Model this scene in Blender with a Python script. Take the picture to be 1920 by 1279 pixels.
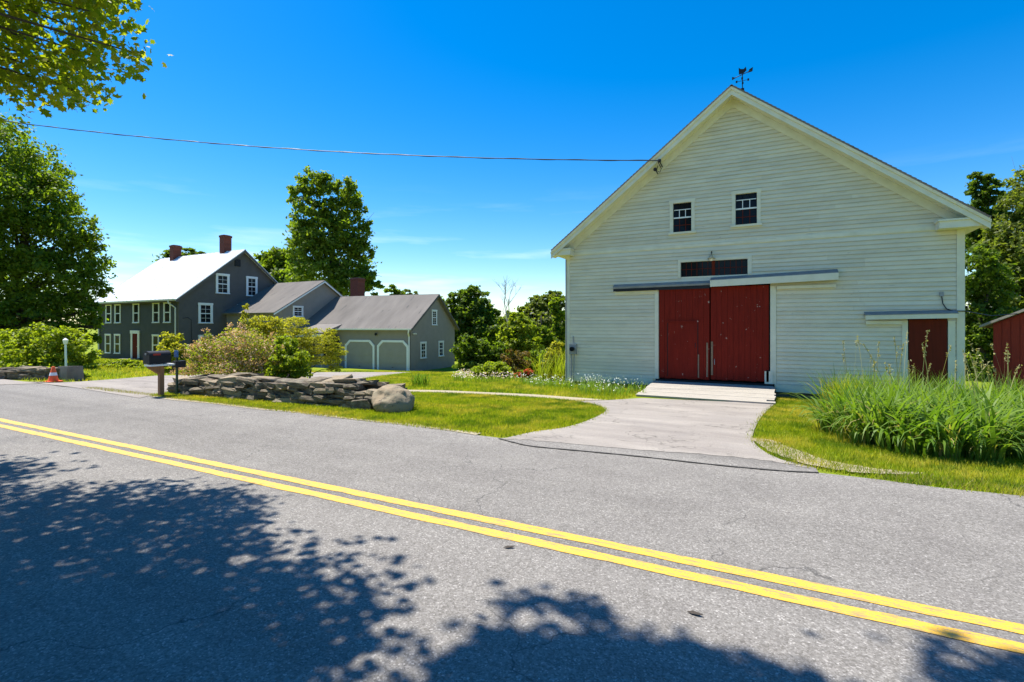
import bpy, bmesh, math, random
import numpy as np
from mathutils import Vector, Matrix

for o in list(bpy.data.objects):
    bpy.data.objects.remove(o)
SC = bpy.context.scene
COL = SC.collection
R = math.radians

# ------------------------------------------------------------------ camera, sky, sun, exposure
F_PX, HZ, XV, CAM_H = 940.0, 613.0, -850.0, 1.65     # focal length / horizon row / road vanishing point, in photo pixels
TH = math.atan((960 - XV) / F_PX)
S_, C_ = math.sin(TH), math.cos(TH)
cam = bpy.data.cameras.new('camera')
cam_o = bpy.data.objects.new('camera', cam)
COL.objects.link(cam_o)
cam.sensor_width = 36.0
cam.lens = 36.0 * F_PX / 1920
cam.shift_y = -(639.5 - HZ) / 1920
cam.clip_start, cam.clip_end = 0.05, 3000
cam_o.location = (0, 0, CAM_H)
cam_o.rotation_euler = (R(90), 0, math.atan2(C_, S_))     # forward = (-cos, sin)
SC.camera = cam_o

SUN_EL = R(66)
SUN_DIR = Vector((-math.cos(SUN_EL), 0.018, math.sin(SUN_EL))).normalized()
w = bpy.data.worlds.new('World')
SC.world = w
w.use_nodes = True
nt = w.node_tree
nt.nodes.clear()
N = nt.nodes.new
sky = N('ShaderNodeTexSky')
sky.sky_type = 'NISHITA'
sky.sun_disc = False
sky.sun_elevation = SUN_EL
sky.sun_rotation = math.atan2(SUN_DIR.x, SUN_DIR.y)
sky.altitude = 0
sky.air_density = 1.0
sky.dust_density = 0.25
sky.ozone_density = 3.0
hsv = N('ShaderNodeHueSaturation')
hsv.inputs['Saturation'].default_value = 1.49
hsv.inputs['Value'].default_value = 1.0
tn = N('ShaderNodeMixRGB')
tn.blend_type = 'MULTIPLY'
tn.inputs[0].default_value = 1.0
tn.inputs[2].default_value = (1, .985, 1, 1)
nt.links.new(sky.outputs[0], tn.inputs[1])
nt.links.new(tn.outputs[0], hsv.inputs['Color'])
tc = N('ShaderNodeTexCoord')
mp = N('ShaderNodeMapping')
mp.inputs['Scale'].default_value = (1.6, 1.6, 14)
nt.links.new(tc.outputs['Generated'], mp.inputs[0])
cn = N('ShaderNodeTexNoise')
cn.inputs['Scale'].default_value = 1.9
cn.inputs['Detail'].default_value = 7
cn.inputs['Roughness'].default_value = 0.55
nt.links.new(mp.outputs[0], cn.inputs[0])
cr = N('ShaderNodeValToRGB')
cr.color_ramp.elements[0].position = 0.52
cr.color_ramp.elements[1].position = 0.95
nt.links.new(cn.outputs[0], cr.inputs[0])
sep = N('ShaderNodeSeparateXYZ')
nt.links.new(tc.outputs['Generated'], sep.inputs[0])
mr = N('ShaderNodeMapRange')                      # thin cirrus only low in the sky
mr.inputs['From Min'].default_value = 0.27
mr.inputs['From Max'].default_value = 0.08
nt.links.new(sep.outputs[2], mr.inputs[0])
mu = N('ShaderNodeMath')
mu.operation = 'MULTIPLY'
nt.links.new(cr.outputs[0], mu.inputs[0])
nt.links.new(mr.outputs[0], mu.inputs[1])
mu2 = N('ShaderNodeMath')
mu2.operation = 'MULTIPLY'
mu2.inputs[1].default_value = 0.8
nt.links.new(mu.outputs[0], mu2.inputs[0])
mx = N('ShaderNodeMixRGB')
nt.links.new(mu2.outputs[0], mx.inputs[0])
nt.links.new(hsv.outputs[0], mx.inputs[1])
mx.inputs[2].default_value = (7.5, 8.2, 9.0, 1)
bg = N('ShaderNodeBackground')
bg.inputs['Strength'].default_value = 0.10
nt.links.new(mx.outputs[0], bg.inputs[0])
wo = N('ShaderNodeOutputWorld')
nt.links.new(bg.outputs[0], wo.inputs[0])

sun = bpy.data.lights.new('sun', 'SUN')
sun.energy = 4.8
sun.angle = R(0.53)
sun.color = (1.0, 0.955, 0.88)
sun_o = bpy.data.objects.new('sun', sun)
COL.objects.link(sun_o)
sun_o.location = (-20, 0, 40)
sun_o.rotation_euler = (-SUN_DIR).to_track_quat('-Z', 'Y').to_euler()

SC.view_settings.view_transform = 'Standard'
SC.view_settings.look = 'None'
SC.view_settings.gamma = 1
SC.view_settings.use_curve_mapping = False
SC.view_settings.exposure = 1.05
SC.render.engine = 'CYCLES'
SC.cycles.max_bounces = 8
SC.cycles.transparent_max_bounces = 8
SC.cycles.use_denoising = True

# ------------------------------------------------------------------ survey helpers (site measurements)
def sstep(a, b, x):
    t = min(1, max(0, (x - a) / (b - a)))
    return t * t * (3 - 2 * t)

YB_ = [-80, -40, -20, -8, 6.6]
def ground_z(X, Y):
    k = .05 + .02 * sstep(-7, -15, X) if X < -7 else .05
    y = min(max(Y - 6.6, 0), 24)
    z = -k * y
    if Y > 30.6:
        z -= .02 * (min(Y, 60) - 30.6)
    if Y > 90:
        z += .03 * (min(Y, 260) - 90)
    if Y > 260:
        z += .02 * (Y - 260)
    return z

def ray(px, py, Z):                               # a point seen in direction (px, py), Z metres ahead
    xc = (px - 960) / F_PX * Z
    return Vector((S_ * xc - C_ * Z, C_ * xc + S_ * Z, CAM_H + (HZ - py) / F_PX * Z))

def at(px, py):                                   # the ground there
    Z = 1.0
    while Z < 120:
        p = ray(px, py, Z)
        if p.z <= ground_z(p.x, p.y):
            break
        Z += .02
    p.z = ground_z(p.x, p.y)
    return p

def proj(p):
    Z = -C_ * p[0] + S_ * p[1]
    return 960 + F_PX * (S_ * p[0] + C_ * p[1]) / Z, HZ - F_PX * (p[2] - CAM_H) / Z

# ------------------------------------------------------------------ materials
def new_mat(name):
    m = bpy.data.materials.new(name)
    m.use_nodes = True
    t = m.node_tree
    return m, t, t.nodes['Principled BSDF']

def noise(t, scale, detail=4, rough=.55, vec=None, coord='Object', stretch=None):
    n = t.nodes.new('ShaderNodeTexNoise')
    n.inputs['Scale'].default_value = scale
    n.inputs['Detail'].default_value = detail
    n.inputs['Roughness'].default_value = rough
    c = t.nodes.new('ShaderNodeTexCoord')
    src = c.outputs[coord]
    if stretch:
        mpn = t.nodes.new('ShaderNodeMapping')
        mpn.inputs['Scale'].default_value = stretch
        t.links.new(src, mpn.inputs[0])
        src = mpn.outputs[0]
    t.links.new(src, n.inputs[0])
    return n.outputs[0]

def ramp(t, src, stops):
    r = t.nodes.new('ShaderNodeValToRGB')
    e = r.color_ramp.elements
    e[0].position, e[0].color = stops[0][0], (*stops[0][1], 1)
    e[1].position, e[1].color = stops[-1][0], (*stops[-1][1], 1)
    for p, c in stops[1:-1]:
        k = e.new(p)
        k.color = (*c, 1)
    t.links.new(src, r.inputs[0])
    return r.outputs[0]

def mix(t, fac, a, b, mode='MIX'):
    m = t.nodes.new('ShaderNodeMixRGB')
    m.blend_type = mode
    if isinstance(fac, float):
        m.inputs[0].default_value = fac
    else:
        t.links.new(fac, m.inputs[0])
    for k, v in ((1, a), (2, b)):
        if isinstance(v, tuple):
            m.inputs[k].default_value = (*v, 1)
        else:
            t.links.new(v, m.inputs[k])
    return m.outputs[0]

def bump(t, bsdf, src, strength, dist=.02):
    b = t.nodes.new('ShaderNodeBump')
    b.inputs['Strength'].default_value = strength
    b.inputs['Distance'].default_value = dist
    t.links.new(src, b.inputs['Height'])
    t.links.new(b.outputs[0], bsdf.inputs['Normal'])

W1 = (1, 1, 1)
K0 = (0, 0, 0)

def paint(name, c, c2=None, rough=.6, scale=3, stretch=None, wear=None, wear_amt=.62, wear_scale=9, bumps=.15, spec=.3, wst='same'):
    """weathered paint or plain stuff: base colour, slow variation, optional worn spots"""
    m, t, b = new_mat(name)
    c2 = c2 or tuple(v * .82 for v in c)
    col = ramp(t, noise(t, scale, 5, .6, stretch=stretch), [(.3, c), (.72, c2)])
    if wear:
        msk = ramp(t, noise(t, wear_scale, 6, .65, stretch=stretch if wst == 'same' else wst), [(wear_amt, K0), (wear_amt + .05, W1)])
        col = mix(t, msk, col, wear)
    t.links.new(col, b.inputs['Base Color'])
    b.inputs['Roughness'].default_value = rough
    b.inputs['Specular IOR Level'].default_value = spec
    if bumps:
        bump(t, b, noise(t, 40, 4, .6, stretch=stretch), bumps, .01)
    return m

def leaf_mat(name, c1, c2, c3, trans=.4, gloss=.25, tint=None, mottle=False):
    m, t, b = new_mat(name)
    g = t.nodes.new('ShaderNodeNewGeometry')
    col = ramp(t, g.outputs['Random Per Island'], [(0, c1), (.55, c2), (1, c3)])
    col = mix(t, ramp(t, noise(t, .9, 3), [(.35, K0), (.65, (.45, .45, .45))]), col, tint or c3)
    if mottle:
        col = mix(t, ramp(t, noise(t, .55, 5, .65), [(.46, K0), (.60, (.85, .85, .85))]), col, (.50, .40, .07))
        col = mix(t, ramp(t, noise(t, 1.3, 5, .65), [(.5, K0), (.60, (.85, .85, .85))]), col, (.09, .16, .010))
    t.links.new(col, b.inputs['Base Color'])
    b.inputs['Roughness'].default_value = .5
    b.inputs['Specular IOR Level'].default_value = gloss
    tr = t.nodes.new('ShaderNodeBsdfTranslucent')
    boost = mix(t, 1.0, col, (1.75, 1.75, .6), 'MULTIPLY')
    t.links.new(boost, tr.inputs[0])
    ms = t.nodes.new('ShaderNodeMixShader')
    ms.inputs[0].default_value = trans
    out = t.nodes['Material Output']
    t.links.new(b.outputs[0], ms.inputs[1])
    t.links.new(tr.outputs[0], ms.inputs[2])
    t.links.new(ms.outputs[0], out.inputs[0])
    return m

M = {}
M['barn'] = paint('barn_white', (.76, .71, .55), (.64, .59, .45), .65, 1.6, (1, 1, 3), (.30, .28, .24), .67, 5.0)
def barn_board_mat():
    m, t, b = new_mat('barn_clapboard_paint')
    c = ramp(t, noise(t, 1.3, 5, .6, stretch=(1, 1, 2.5)), [(.3, (.82, .745, .57)), (.72, (.71, .635, .48))])
    c = mix(t, ramp(t, noise(t, 3.0, 7, .7, stretch=(.5, 1, 6)), [(.60, K0), (.70, (.75, .75, .75))]), c, (.40, .385, .32))
    c = mix(t, ramp(t, noise(t, 7.0, 7, .75, stretch=(.45, 1, 3.5)), [(.66, K0), (.70, W1)]), c, (.19, .175, .15))
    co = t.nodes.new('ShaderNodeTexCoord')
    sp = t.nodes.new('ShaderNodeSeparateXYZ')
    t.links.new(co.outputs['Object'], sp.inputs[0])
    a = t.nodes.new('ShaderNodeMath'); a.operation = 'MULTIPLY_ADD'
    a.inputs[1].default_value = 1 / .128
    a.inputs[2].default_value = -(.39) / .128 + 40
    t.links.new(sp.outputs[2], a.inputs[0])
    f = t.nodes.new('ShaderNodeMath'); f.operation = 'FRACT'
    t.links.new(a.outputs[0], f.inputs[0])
    g = ramp(t, f.outputs[0], [(0, W1), (.07, W1), (.16, K0), (.78, K0), (1, (.6, .6, .6))])  # lap shadow painted in as a dark band per course, with grime
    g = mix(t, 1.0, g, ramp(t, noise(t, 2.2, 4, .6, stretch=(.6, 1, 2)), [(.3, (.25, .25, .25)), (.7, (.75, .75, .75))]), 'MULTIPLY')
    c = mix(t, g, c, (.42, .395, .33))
    oi = t.nodes.new('ShaderNodeObjectInfo')
    c = mix(t, 1.0, c, ramp(t, oi.outputs['Random'], [(0, (.86, .86, .86)), (.5, (.92, .92, .92)), (1, (.97, .97, .97))]), 'MULTIPLY')
    t.links.new(c, b.inputs['Base Color'])
    b.inputs['Roughness'].default_value = .7
    b.inputs['Specular IOR Level'].default_value = .15
    bump(t, b, noise(t, 30, 5, .65, stretch=(.4, 1, 2)), .25, .01)
    return m
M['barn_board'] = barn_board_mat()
M['barn_trim'] = paint('barn_trim', (.76, .72, .58), (.64, .60, .46), .6, 2.5, None, (.32, .29, .22), .70, 6.0)
M['barn_red'] = paint('barn_red', (.22, .018, .010), (.15, .013, .008), .7, 3, (6, 6, .6), (.46, .34, .28), .665, 8, spec=.08, wst=(1, 1, .8))
M['shed_red'] = paint('shed_red', (.42, .045, .02), (.28, .03, .018), .7, 4, (8, 8, .7), (.4, .28, .2), .68, 12)
M['door_brown'] = paint('door_brown', (.14, .022, .012), (.10, .018, .010), .7, 3, (5, 5, .5), spec=.06)
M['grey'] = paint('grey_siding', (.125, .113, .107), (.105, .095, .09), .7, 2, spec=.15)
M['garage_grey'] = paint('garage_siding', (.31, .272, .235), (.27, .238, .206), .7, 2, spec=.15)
M['grey_shaded'] = paint('grey_siding_shaded', (.088, .088, .078), (.072, .073, .066), .7, 2, spec=.15)  # same siding as the gable, shade of the front put into its colour
M['white'] = paint('white_trim', (.80, .80, .79), (.74, .74, .73), .45, 4)
M['garage_door'] = paint('garage_door_paint', (.33, .295, .255), (.29, .262, .225), .6, 2, spec=.15)
M['metal_roof'] = paint('white_metal_roof', (.78, .79, .80), (.72, .73, .74), .3, .6, spec=.6, bumps=0)
M['shingle'] = paint('asphalt_shingle', (.205, .185, .165), (.135, .122, .11), .9, 1.1, (1, .25, .25), (.10, .095, .09), .62, 3, .5)
M['brick'] = None
M['granite'] = paint('foundation_stone', (.22, .20, .18), (.12, .11, .10), .9, 3, bumps=.8)
M['dark'] = paint('dark_interior', (.012, .012, .013), (.02, .02, .02), .9, bumps=0)
M['black'] = paint('black_metal', (.015, .016, .02), (.022, .023, .028), .5, bumps=.05, spec=.2)
M['grey_metal'] = paint('grey_metal', (.30, .31, .32), (.2, .2, .21), .45, 6, spec=.5)
M['lead'] = paint('hood_flashing', (.30, .28, .25), (.22, .205, .185), .6, 4, spec=.25)
M['orange'] = paint('cone_orange', (.85, .13, .03), (.75, .11, .03), .5, bumps=0)
M['post_wood'] = paint('post_wood', (.30, .16, .08), (.2, .11, .06), .8, 6, (6, 6, .8))
M['old_wood'] = paint('weathered_wood', (.38, .345, .29), (.27, .245, .21), .85, 5, (.6, 9, 3), (.15, .135, .12), .60, 5, .5)
M['worn_post'] = paint('worn_post_wood', (.27, .20, .13), (.18, .10, .06), .85, 6, (6, 6, .8), (.5, .45, .38), .62, 12)
M['tar'] = paint('old_tar', (.05, .047, .043), (.09, .085, .078), .9, 9, bumps=0, spec=.1)
M['bark'] = paint('bark', (.10, .08, .062), (.05, .042, .035), .95, 6, (5, 5, 1), bumps=1.0)
M['deadwood'] = paint('dead_wood', (.34, .32, .29), (.24, .22, .2), .9, 6)
M['green_paint'] = paint('green_post_paint', (.02, .055, .03), (.02, .04, .025), .5)
M['blue'] = paint('blue_plate', (.03, .16, .42), (.03, .13, .36), .4, bumps=0)
M['cable'] = paint('cable_rubber', (.02, .022, .025), (.035, .036, .04), .5, bumps=0)
M['gold'] = paint('lamp_brass', (.55, .45, .28), (.4, .33, .2), .35, bumps=0, spec=.6)
M['red'] = paint('red_flag', (.4, .03, .02), (.35, .03, .02), .4, bumps=0)
M['dirt'] = paint('garden_soil', (.075, .055, .038), (.05, .038, .028), .95, 4, bumps=.8)

def glass_mat():
    m, t, b = new_mat('window_glass')
    b.inputs['Base Color'].default_value = (.012, .014, .018, 1)
    b.inputs['Roughness'].default_value = .06
    b.inputs['Specular IOR Level'].default_value = .10
    bump(t, b, noise(t, 2.2, 2), .06, .05)
    return m
M['glass'] = glass_mat()

def brick_mat():
    m, t, b = new_mat('chimney_brick')
    br = t.nodes.new('ShaderNodeTexBrick')
    br.inputs['Color1'].default_value = (.17, .034, .018, 1)
    br.inputs['Color2'].default_value = (.10, .024, .014, 1)
    br.inputs['Mortar'].default_value = (.13, .07, .05, 1)
    br.inputs['Scale'].default_value = 4.6
    br.inputs['Mortar Size'].default_value = .015
    c = t.nodes.new('ShaderNodeTexCoord')
    mpn = t.nodes.new('ShaderNodeMapping')
    mpn.inputs['Rotation'].default_value = (R(90), 0, R(35))
    t.links.new(c.outputs['Object'], mpn.inputs[0])
    t.links.new(mpn.outputs[0], br.inputs[0])
    t.links.new(br.outputs[0], b.inputs['Base Color'])
    b.inputs['Roughness'].default_value = .9
    return m
M['brick'] = brick_mat()

def stone_mat():
    m, t, b = new_mat('field_stone')
    oi = t.nodes.new('ShaderNodeObjectInfo')
    base = ramp(t, oi.outputs['Random'], [(0, (.06, .043, .028)), (.3, (.17, .122, .075)), (.6, (.09, .070, .05)), (.8, (.22, .165, .10)), (1, (.32, .245, .155))])
    c = mix(t, ramp(t, noise(t, 3.5, 6, .7), [(.45, K0), (.62, (.8, .8, .8))]), base, (.23, .20, .13))
    c = mix(t, ramp(t, noise(t, 9, 6, .7), [(.55, K0), (.66, (.8, .8, .8))]), c, (.035, .03, .025))
    t.links.new(c, b.inputs['Base Color'])
    b.inputs['Roughness'].default_value = .9
    bump(t, b, noise(t, 14, 6, .65), .7, .03)
    return m
M['stone'] = stone_mat()

def asphalt_mat():
    m, t, b = new_mat('road_asphalt')
    co = t.nodes.new('ShaderNodeTexCoord')
    def cells(scale):
        v = t.nodes.new('ShaderNodeTexVoronoi')
        v.inputs['Scale'].default_value = scale
        t.links.new(co.outputs['Object'], v.inputs[0])
        sp = t.nodes.new('ShaderNodeSeparateColor')
        t.links.new(v.outputs['Color'], sp.inputs[0])
        return sp.outputs[0], v.outputs['Distance']
    r1, d1 = cells(105)
    c = ramp(t, r1, [(0, (.125, .115, .102)), (.35, (.167, .156, .141)), (.7, (.198, .185, .168)), (.93, (.24, .225, .206)), (1, (.34, .32, .295))])
    r2, d2 = cells(48)
    c = mix(t, 1.0, c, ramp(t, r2, [(0, (.88, .88, .88)), (1, (1.10, 1.10, 1.10))]), 'MULTIPLY')
    c = mix(t, 1.0, c, ramp(t, noise(t, .35, 5, .6, stretch=(.05, 1.7, 1)), [(.34, (.77, .765, .76)), (.66, (1.13, 1.125, 1.115))]), 'MULTIPLY')
    c = mix(t, 1.0, c, ramp(t, noise(t, 1.5, 6, .65), [(.28, (.88, .87, .87)), (.72, (1.09, 1.09, 1.08))]), 'MULTIPLY')
    c = mix(t, ramp(t, noise(t, .55, 4, .6, stretch=(.4, 1, 1)), [(.63, K0), (.70, (.35, .35, .35))]), c, (.075, .07, .068))
    # thin cracks: a warped voronoi edge shown only where a slow mask allows
    v = t.nodes.new('ShaderNodeTexVoronoi')
    v.feature = 'DISTANCE_TO_EDGE'
    v.inputs['Scale'].default_value = .42
    wn = t.nodes.new('ShaderNodeTexNoise')
    wn.inputs['Scale'].default_value = 1.6
    wn.inputs['Detail'].default_value = 7
    t.links.new(co.outputs['Object'], wn.inputs[0])
    va = t.nodes.new('ShaderNodeVectorMath')
    va.operation = 'ADD'
    t.links.new(co.outputs['Object'], va.inputs[0])
    t.links.new(wn.outputs['Color'], va.inputs[1])
    t.links.new(va.outputs[0], v.inputs[0])
    cm = ramp(t, v.outputs['Distance'], [(.0, W1), (.004, K0)])
    gate = ramp(t, noise(t, .5, 2), [(.43, K0), (.51, W1)])
    cm = mix(t, 1.0, cm, gate, 'MULTIPLY')
    cm = mix(t, 1.0, cm, (.7, .7, .7), 'MULTIPLY')
    c = mix(t, cm, c, (.035, .034, .034))
    t.links.new(c, b.inputs['Base Color'])
    b.inputs['Roughness'].default_value = .9
    b.inputs['Specular IOR Level'].default_value = .2
    bump(t, b, d1, .2, .005)
    return m
M['asphalt'] = asphalt_mat()

def drive_mat():
    m, t, b = new_mat('old_drive_asphalt')
    c = ramp(t, noise(t, 60, 4, .7), [(.3, (.20, .178, .155)), (.6, (.285, .258, .228)), (.8, (.35, .32, .285))])
    c = mix(t, 1.0, c, ramp(t, noise(t, .9, 6, .65, stretch=(.5, 1.5, 1)), [(.3, (.78, .76, .76)), (.7, (1.18, 1.17, 1.15))]), 'MULTIPLY')
    c = mix(t, ramp(t, noise(t, 2.2, 7, .7, stretch=(.35, 1.6, 1)), [(.60, K0), (.66, (.5, .5, .5))]), c, (.17, .15, .135))
    v = t.nodes.new('ShaderNodeTexVoronoi')
    v.feature = 'DISTANCE_TO_EDGE'
    v.inputs['Scale'].default_value = .9
    co = t.nodes.new('ShaderNodeTexCoord')
    wn = t.nodes.new('ShaderNodeTexNoise')
    wn.inputs['Scale'].default_value = 2.2
    wn.inputs['Detail'].default_value = 8
    t.links.new(co.outputs['Object'], wn.inputs[0])
    va = t.nodes.new('ShaderNodeVectorMath')
    va.operation = 'ADD'
    t.links.new(co.outputs['Object'], va.inputs[0])
    t.links.new(wn.outputs['Color'], va.inputs[1])
    t.links.new(va.outputs[0], v.inputs[0])
    cm = mix(t, 1.0, ramp(t, v.outputs['Distance'], [(.0, W1), (.018, K0)]), ramp(t, noise(t, .7, 3), [(.42, K0), (.58, W1)]), 'MULTIPLY')
    c = mix(t, cm, c, (.10, .09, .075))
    c = mix(t, ramp(t, noise(t, .6, 5, .7), [(.5, K0), (.7, (.45, .45, .45))]), c, (.20, .18, .165))
    t.links.new(c, b.inputs['Base Color'])
    b.inputs['Roughness'].default_value = .92
    b.inputs['Specular IOR Level'].default_value = .2
    bump(t, b, noise(t, 70, 4, .7), .5, .008)
    return m
M['drive'] = drive_mat()

def yellow_mat():
    m, t, b = new_mat('road_paint_yellow')
    c = ramp(t, noise(t, 70, 4, .7), [(.3, (.60, .32, .025)), (.7, (.68, .385, .04))])
    msk = ramp(t, noise(t, 16, 8, .75, stretch=(.35, 2.5, 1)), [(.52, K0), (.57, (.85, .85, .85))])
    c = mix(t, msk, c, (.22, .175, .10))
    msk = ramp(t, noise(t, 75, 3, .7), [(.56, K0), (.62, (.75, .75, .75))])
    c = mix(t, msk, c, (.24, .19, .10))
    t.links.new(c, b.inputs['Base Color'])
    b.inputs['Roughness'].default_value = .7
    bump(t, b, noise(t, 110, 3, .7), .4, .006)
    return m
M['yellow'] = yellow_mat()

def sand_mat():
    m, t, b = new_mat('sandy_shoulder')
    c = ramp(t, noise(t, 45, 5, .7), [(.3, (.24, .20, .13)), (.7, (.40, .34, .23))])
    t.links.new(c, b.inputs['Base Color'])
    b.inputs['Roughness'].default_value = .95
    bump(t, b, noise(t, 60, 5, .7), .6, .02)
    return m
M['sand'] = sand_mat()

def ground_mat():
    m, t, b = new_mat('lawn_ground')
    c = ramp(t, noise(t, .5, 6, .6), [(.3, (.13, .19, .010)), (.55, (.19, .235, .014)), (.75, (.28, .26, .03))])
    c = mix(t, ramp(t, noise(t, 6, 6, .7), [(.55, K0), (.72, (.5, .5, .5))]), c, (.10, .085, .04))
    t.links.new(c, b.inputs['Base Color'])
    b.inputs['Roughness'].default_value = .95
    b.inputs['Specular IOR Level'].default_value = .1
    bump(t, b, noise(t, 30, 5, .7), .8, .04)
    return m
M['ground'] = ground_mat()

L = {}
L['maple'] = leaf_mat('maple_leaves', (.085, .145, .010), (.115, .18, .012), (.165, .22, .02), .6, tint=(.13, .18, .015))
L['maple_near'] = leaf_mat('overhanging_leaves', (.13, .19, .012), (.18, .235, .014), (.30, .28, .02), .64, tint=(.21, .24, .016))
L['deep'] = leaf_mat('deep_green_leaves', (.06, .105, .011), (.085, .14, .014), (.12, .175, .02), .56)
L['mid'] = leaf_mat('mid_green_leaves', (.09, .145, .012), (.12, .18, .015), (.165, .22, .025), .6)
L['olive'] = leaf_mat('olive_leaves', (.078, .11, .018), (.108, .143, .024), (.15, .18, .036), .56)
L['bright'] = leaf_mat('bright_leaves', (.14, .20, .012), (.19, .25, .016), (.25, .29, .03), .55)
L['yellowgreen'] = leaf_mat('yellow_green_leaves', (.19, .21, .015), (.26, .27, .022), (.36, .33, .05), .55)
L['pink'] = leaf_mat('pink_blossom', (.42, .25, .19), (.52, .33, .25), (.62, .44, .33), .3, .1, tint=(.45, .30, .16))
L['pinkwhite'] = leaf_mat('pale_blossom', (.55, .36, .36), (.65, .5, .48), (.75, .68, .62), .25, .1)
L['red'] = leaf_mat('red_blossom', (.35, .02, .03), (.45, .05, .03), (.5, .14, .04), .2, .1)
L['whiteflower'] = leaf_mat('white_petals', (.75, .76, .72), (.8, .8, .77), (.82, .82, .8), .2, .1)
L['grass'] = leaf_mat('grass_blades', (.165, .24, .010), (.235, .30, .013), (.38, .355, .045), .42, .12, tint=(.31, .33, .016), mottle=True)
L['dry'] = leaf_mat('dry_grass', (.26, .22, .075), (.33, .28, .11), (.20, .21, .04), .35, .1)
L['tall'] = leaf_mat('reed_leaves', (.06, .125, .014), (.11, .20, .022), (.18, .26, .04), .45, .22)
L['seed'] = leaf_mat('seed_heads', (.25, .24, .09), (.33, .30, .14), (.4, .36, .2), .3, .1)

# ------------------------------------------------------------------ mesh helpers
def link(o, parent=None):
    COL.objects.link(o)
    if parent:
        o.parent = parent
    return o

class MB:
    def __init__(s):
        s.v, s.f = [], []
    def hexa(s, p):                                # 8 points: 0-3 bottom loop, 4-7 top loop
        k = len(s.v)
        s.v += [tuple(q) for q in p]
        for f in ((3, 2, 1, 0), (4, 5, 6, 7), (0, 1, 5, 4), (1, 2, 6, 5), (2, 3, 7, 6), (3, 0, 4, 7)):
            s.f.append(tuple(k + i for i in f))
        return s
    def box(s, x0, x1, y0, y1, z0, z1):
        return s.hexa([(x0, y0, z0), (x1, y0, z0), (x1, y1, z0), (x0, y1, z0), (x0, y0, z1), (x1, y0, z1), (x1, y1, z1), (x0, y1, z1)])
    def poly(s, pts):
        k = len(s.v)
        s.v += [tuple(q) for q in pts]
        s.f.append(tuple(range(k, k + len(pts))))
        return s
    def extr(s, pts, d):                           # a planar loop pushed along d
        k, n = len(s.v), len(pts)
        d = Vector(d)
        s.v += [tuple(q) for q in pts] + [tuple(Vector(q) + d) for q in pts]
        s.f.append(tuple(k + i for i in reversed(range(n))))
        s.f.append(tuple(k + n + i for i in range(n)))
        for i in range(n):
            j = (i + 1) % n
            s.f.append((k + i, k + j, k + n + j, k + n + i))
        return s
    def tube(s, pts, rad, n=8, cap=True):
        pts = [Vector(p) for p in pts]
        if not isinstance(rad, (list, tuple)):
            rad = [rad] * len(pts)
        k0 = len(s.v)
        up = Vector((.31, .17, 1))
        for i, p in enumerate(pts):
            d = (pts[min(i + 1, len(pts) - 1)] - pts[max(i - 1, 0)]).normalized()
            a = d.cross(up)
            if a.length < .05:
                a = d.cross(Vector((1, 0, 0)))
            a.normalize()
            b = d.cross(a)
            for j in range(n):
                t = 2 * math.pi * j / n
                s.v.append(tuple(p + (a * math.cos(t) + b * math.sin(t)) * rad[i]))
        for i in range(len(pts) - 1):
            for j in range(n):
                q = (j + 1) % n
                s.f.append((k0 + i * n + j, k0 + i * n + q, k0 + (i + 1) * n + q, k0 + (i + 1) * n + j))
        if cap:
            s.f.append(tuple(k0 + j for j in reversed(range(n))))
            e = k0 + (len(pts) - 1) * n
            s.f.append(tuple(e + j for j in range(n)))
        return s
    def lathe(s, prof, c=(0, 0, 0), n=16):
        k0 = len(s.v)
        for r, z in prof:
            for j in range(n):
                t = 2 * math.pi * j / n
                s.v.append((c[0] + r * math.cos(t), c[1] + r * math.sin(t), c[2] + z))
        for i in range(len(prof) - 1):
            for j in range(n):
                q = (j + 1) % n
                s.f.append((k0 + i * n + j, k0 + i * n + q, k0 + (i + 1) * n + q, k0 + (i + 1) * n + j))
        return s
    def build(s, name, m, parent=None, off=(0, 0, 0), smooth=False, loc=None):
        me = bpy.data.meshes.new(name)
        me.from_pydata([(x - off[0], y - off[1], z - off[2]) for x, y, z in s.v], [], s.f)
        bm = bmesh.new()
        bm.from_mesh(me)
        bmesh.ops.recalc_face_normals(bm, faces=bm.faces)
        bm.to_mesh(me)
        bm.free()
        if smooth:
            me.shade_smooth()
        me.materials.append(m)
        o = bpy.data.objects.new(name, me)
        if loc is not None:
            o.location = loc
        return link(o, parent)

def thing(name, label, cat, loc=(0, 0, 0), rz=0, group=None):
    o = bpy.data.objects.new(name, None)
    o.empty_display_size = .2
    COL.objects.link(o)
    o.location = loc
    o.rotation_euler = (0, 0, rz)
    return tag(o, label, cat, group)

def tag(o, label, cat, group=None, kind=None):
    o['label'] = label
    o['category'] = cat
    if group:
        o['group'] = group
    if kind:
        o['kind'] = kind
    return o

def structure(o, label=None):
    o['kind'] = 'structure'
    if label:
        o['label'] = label
    return o

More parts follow.
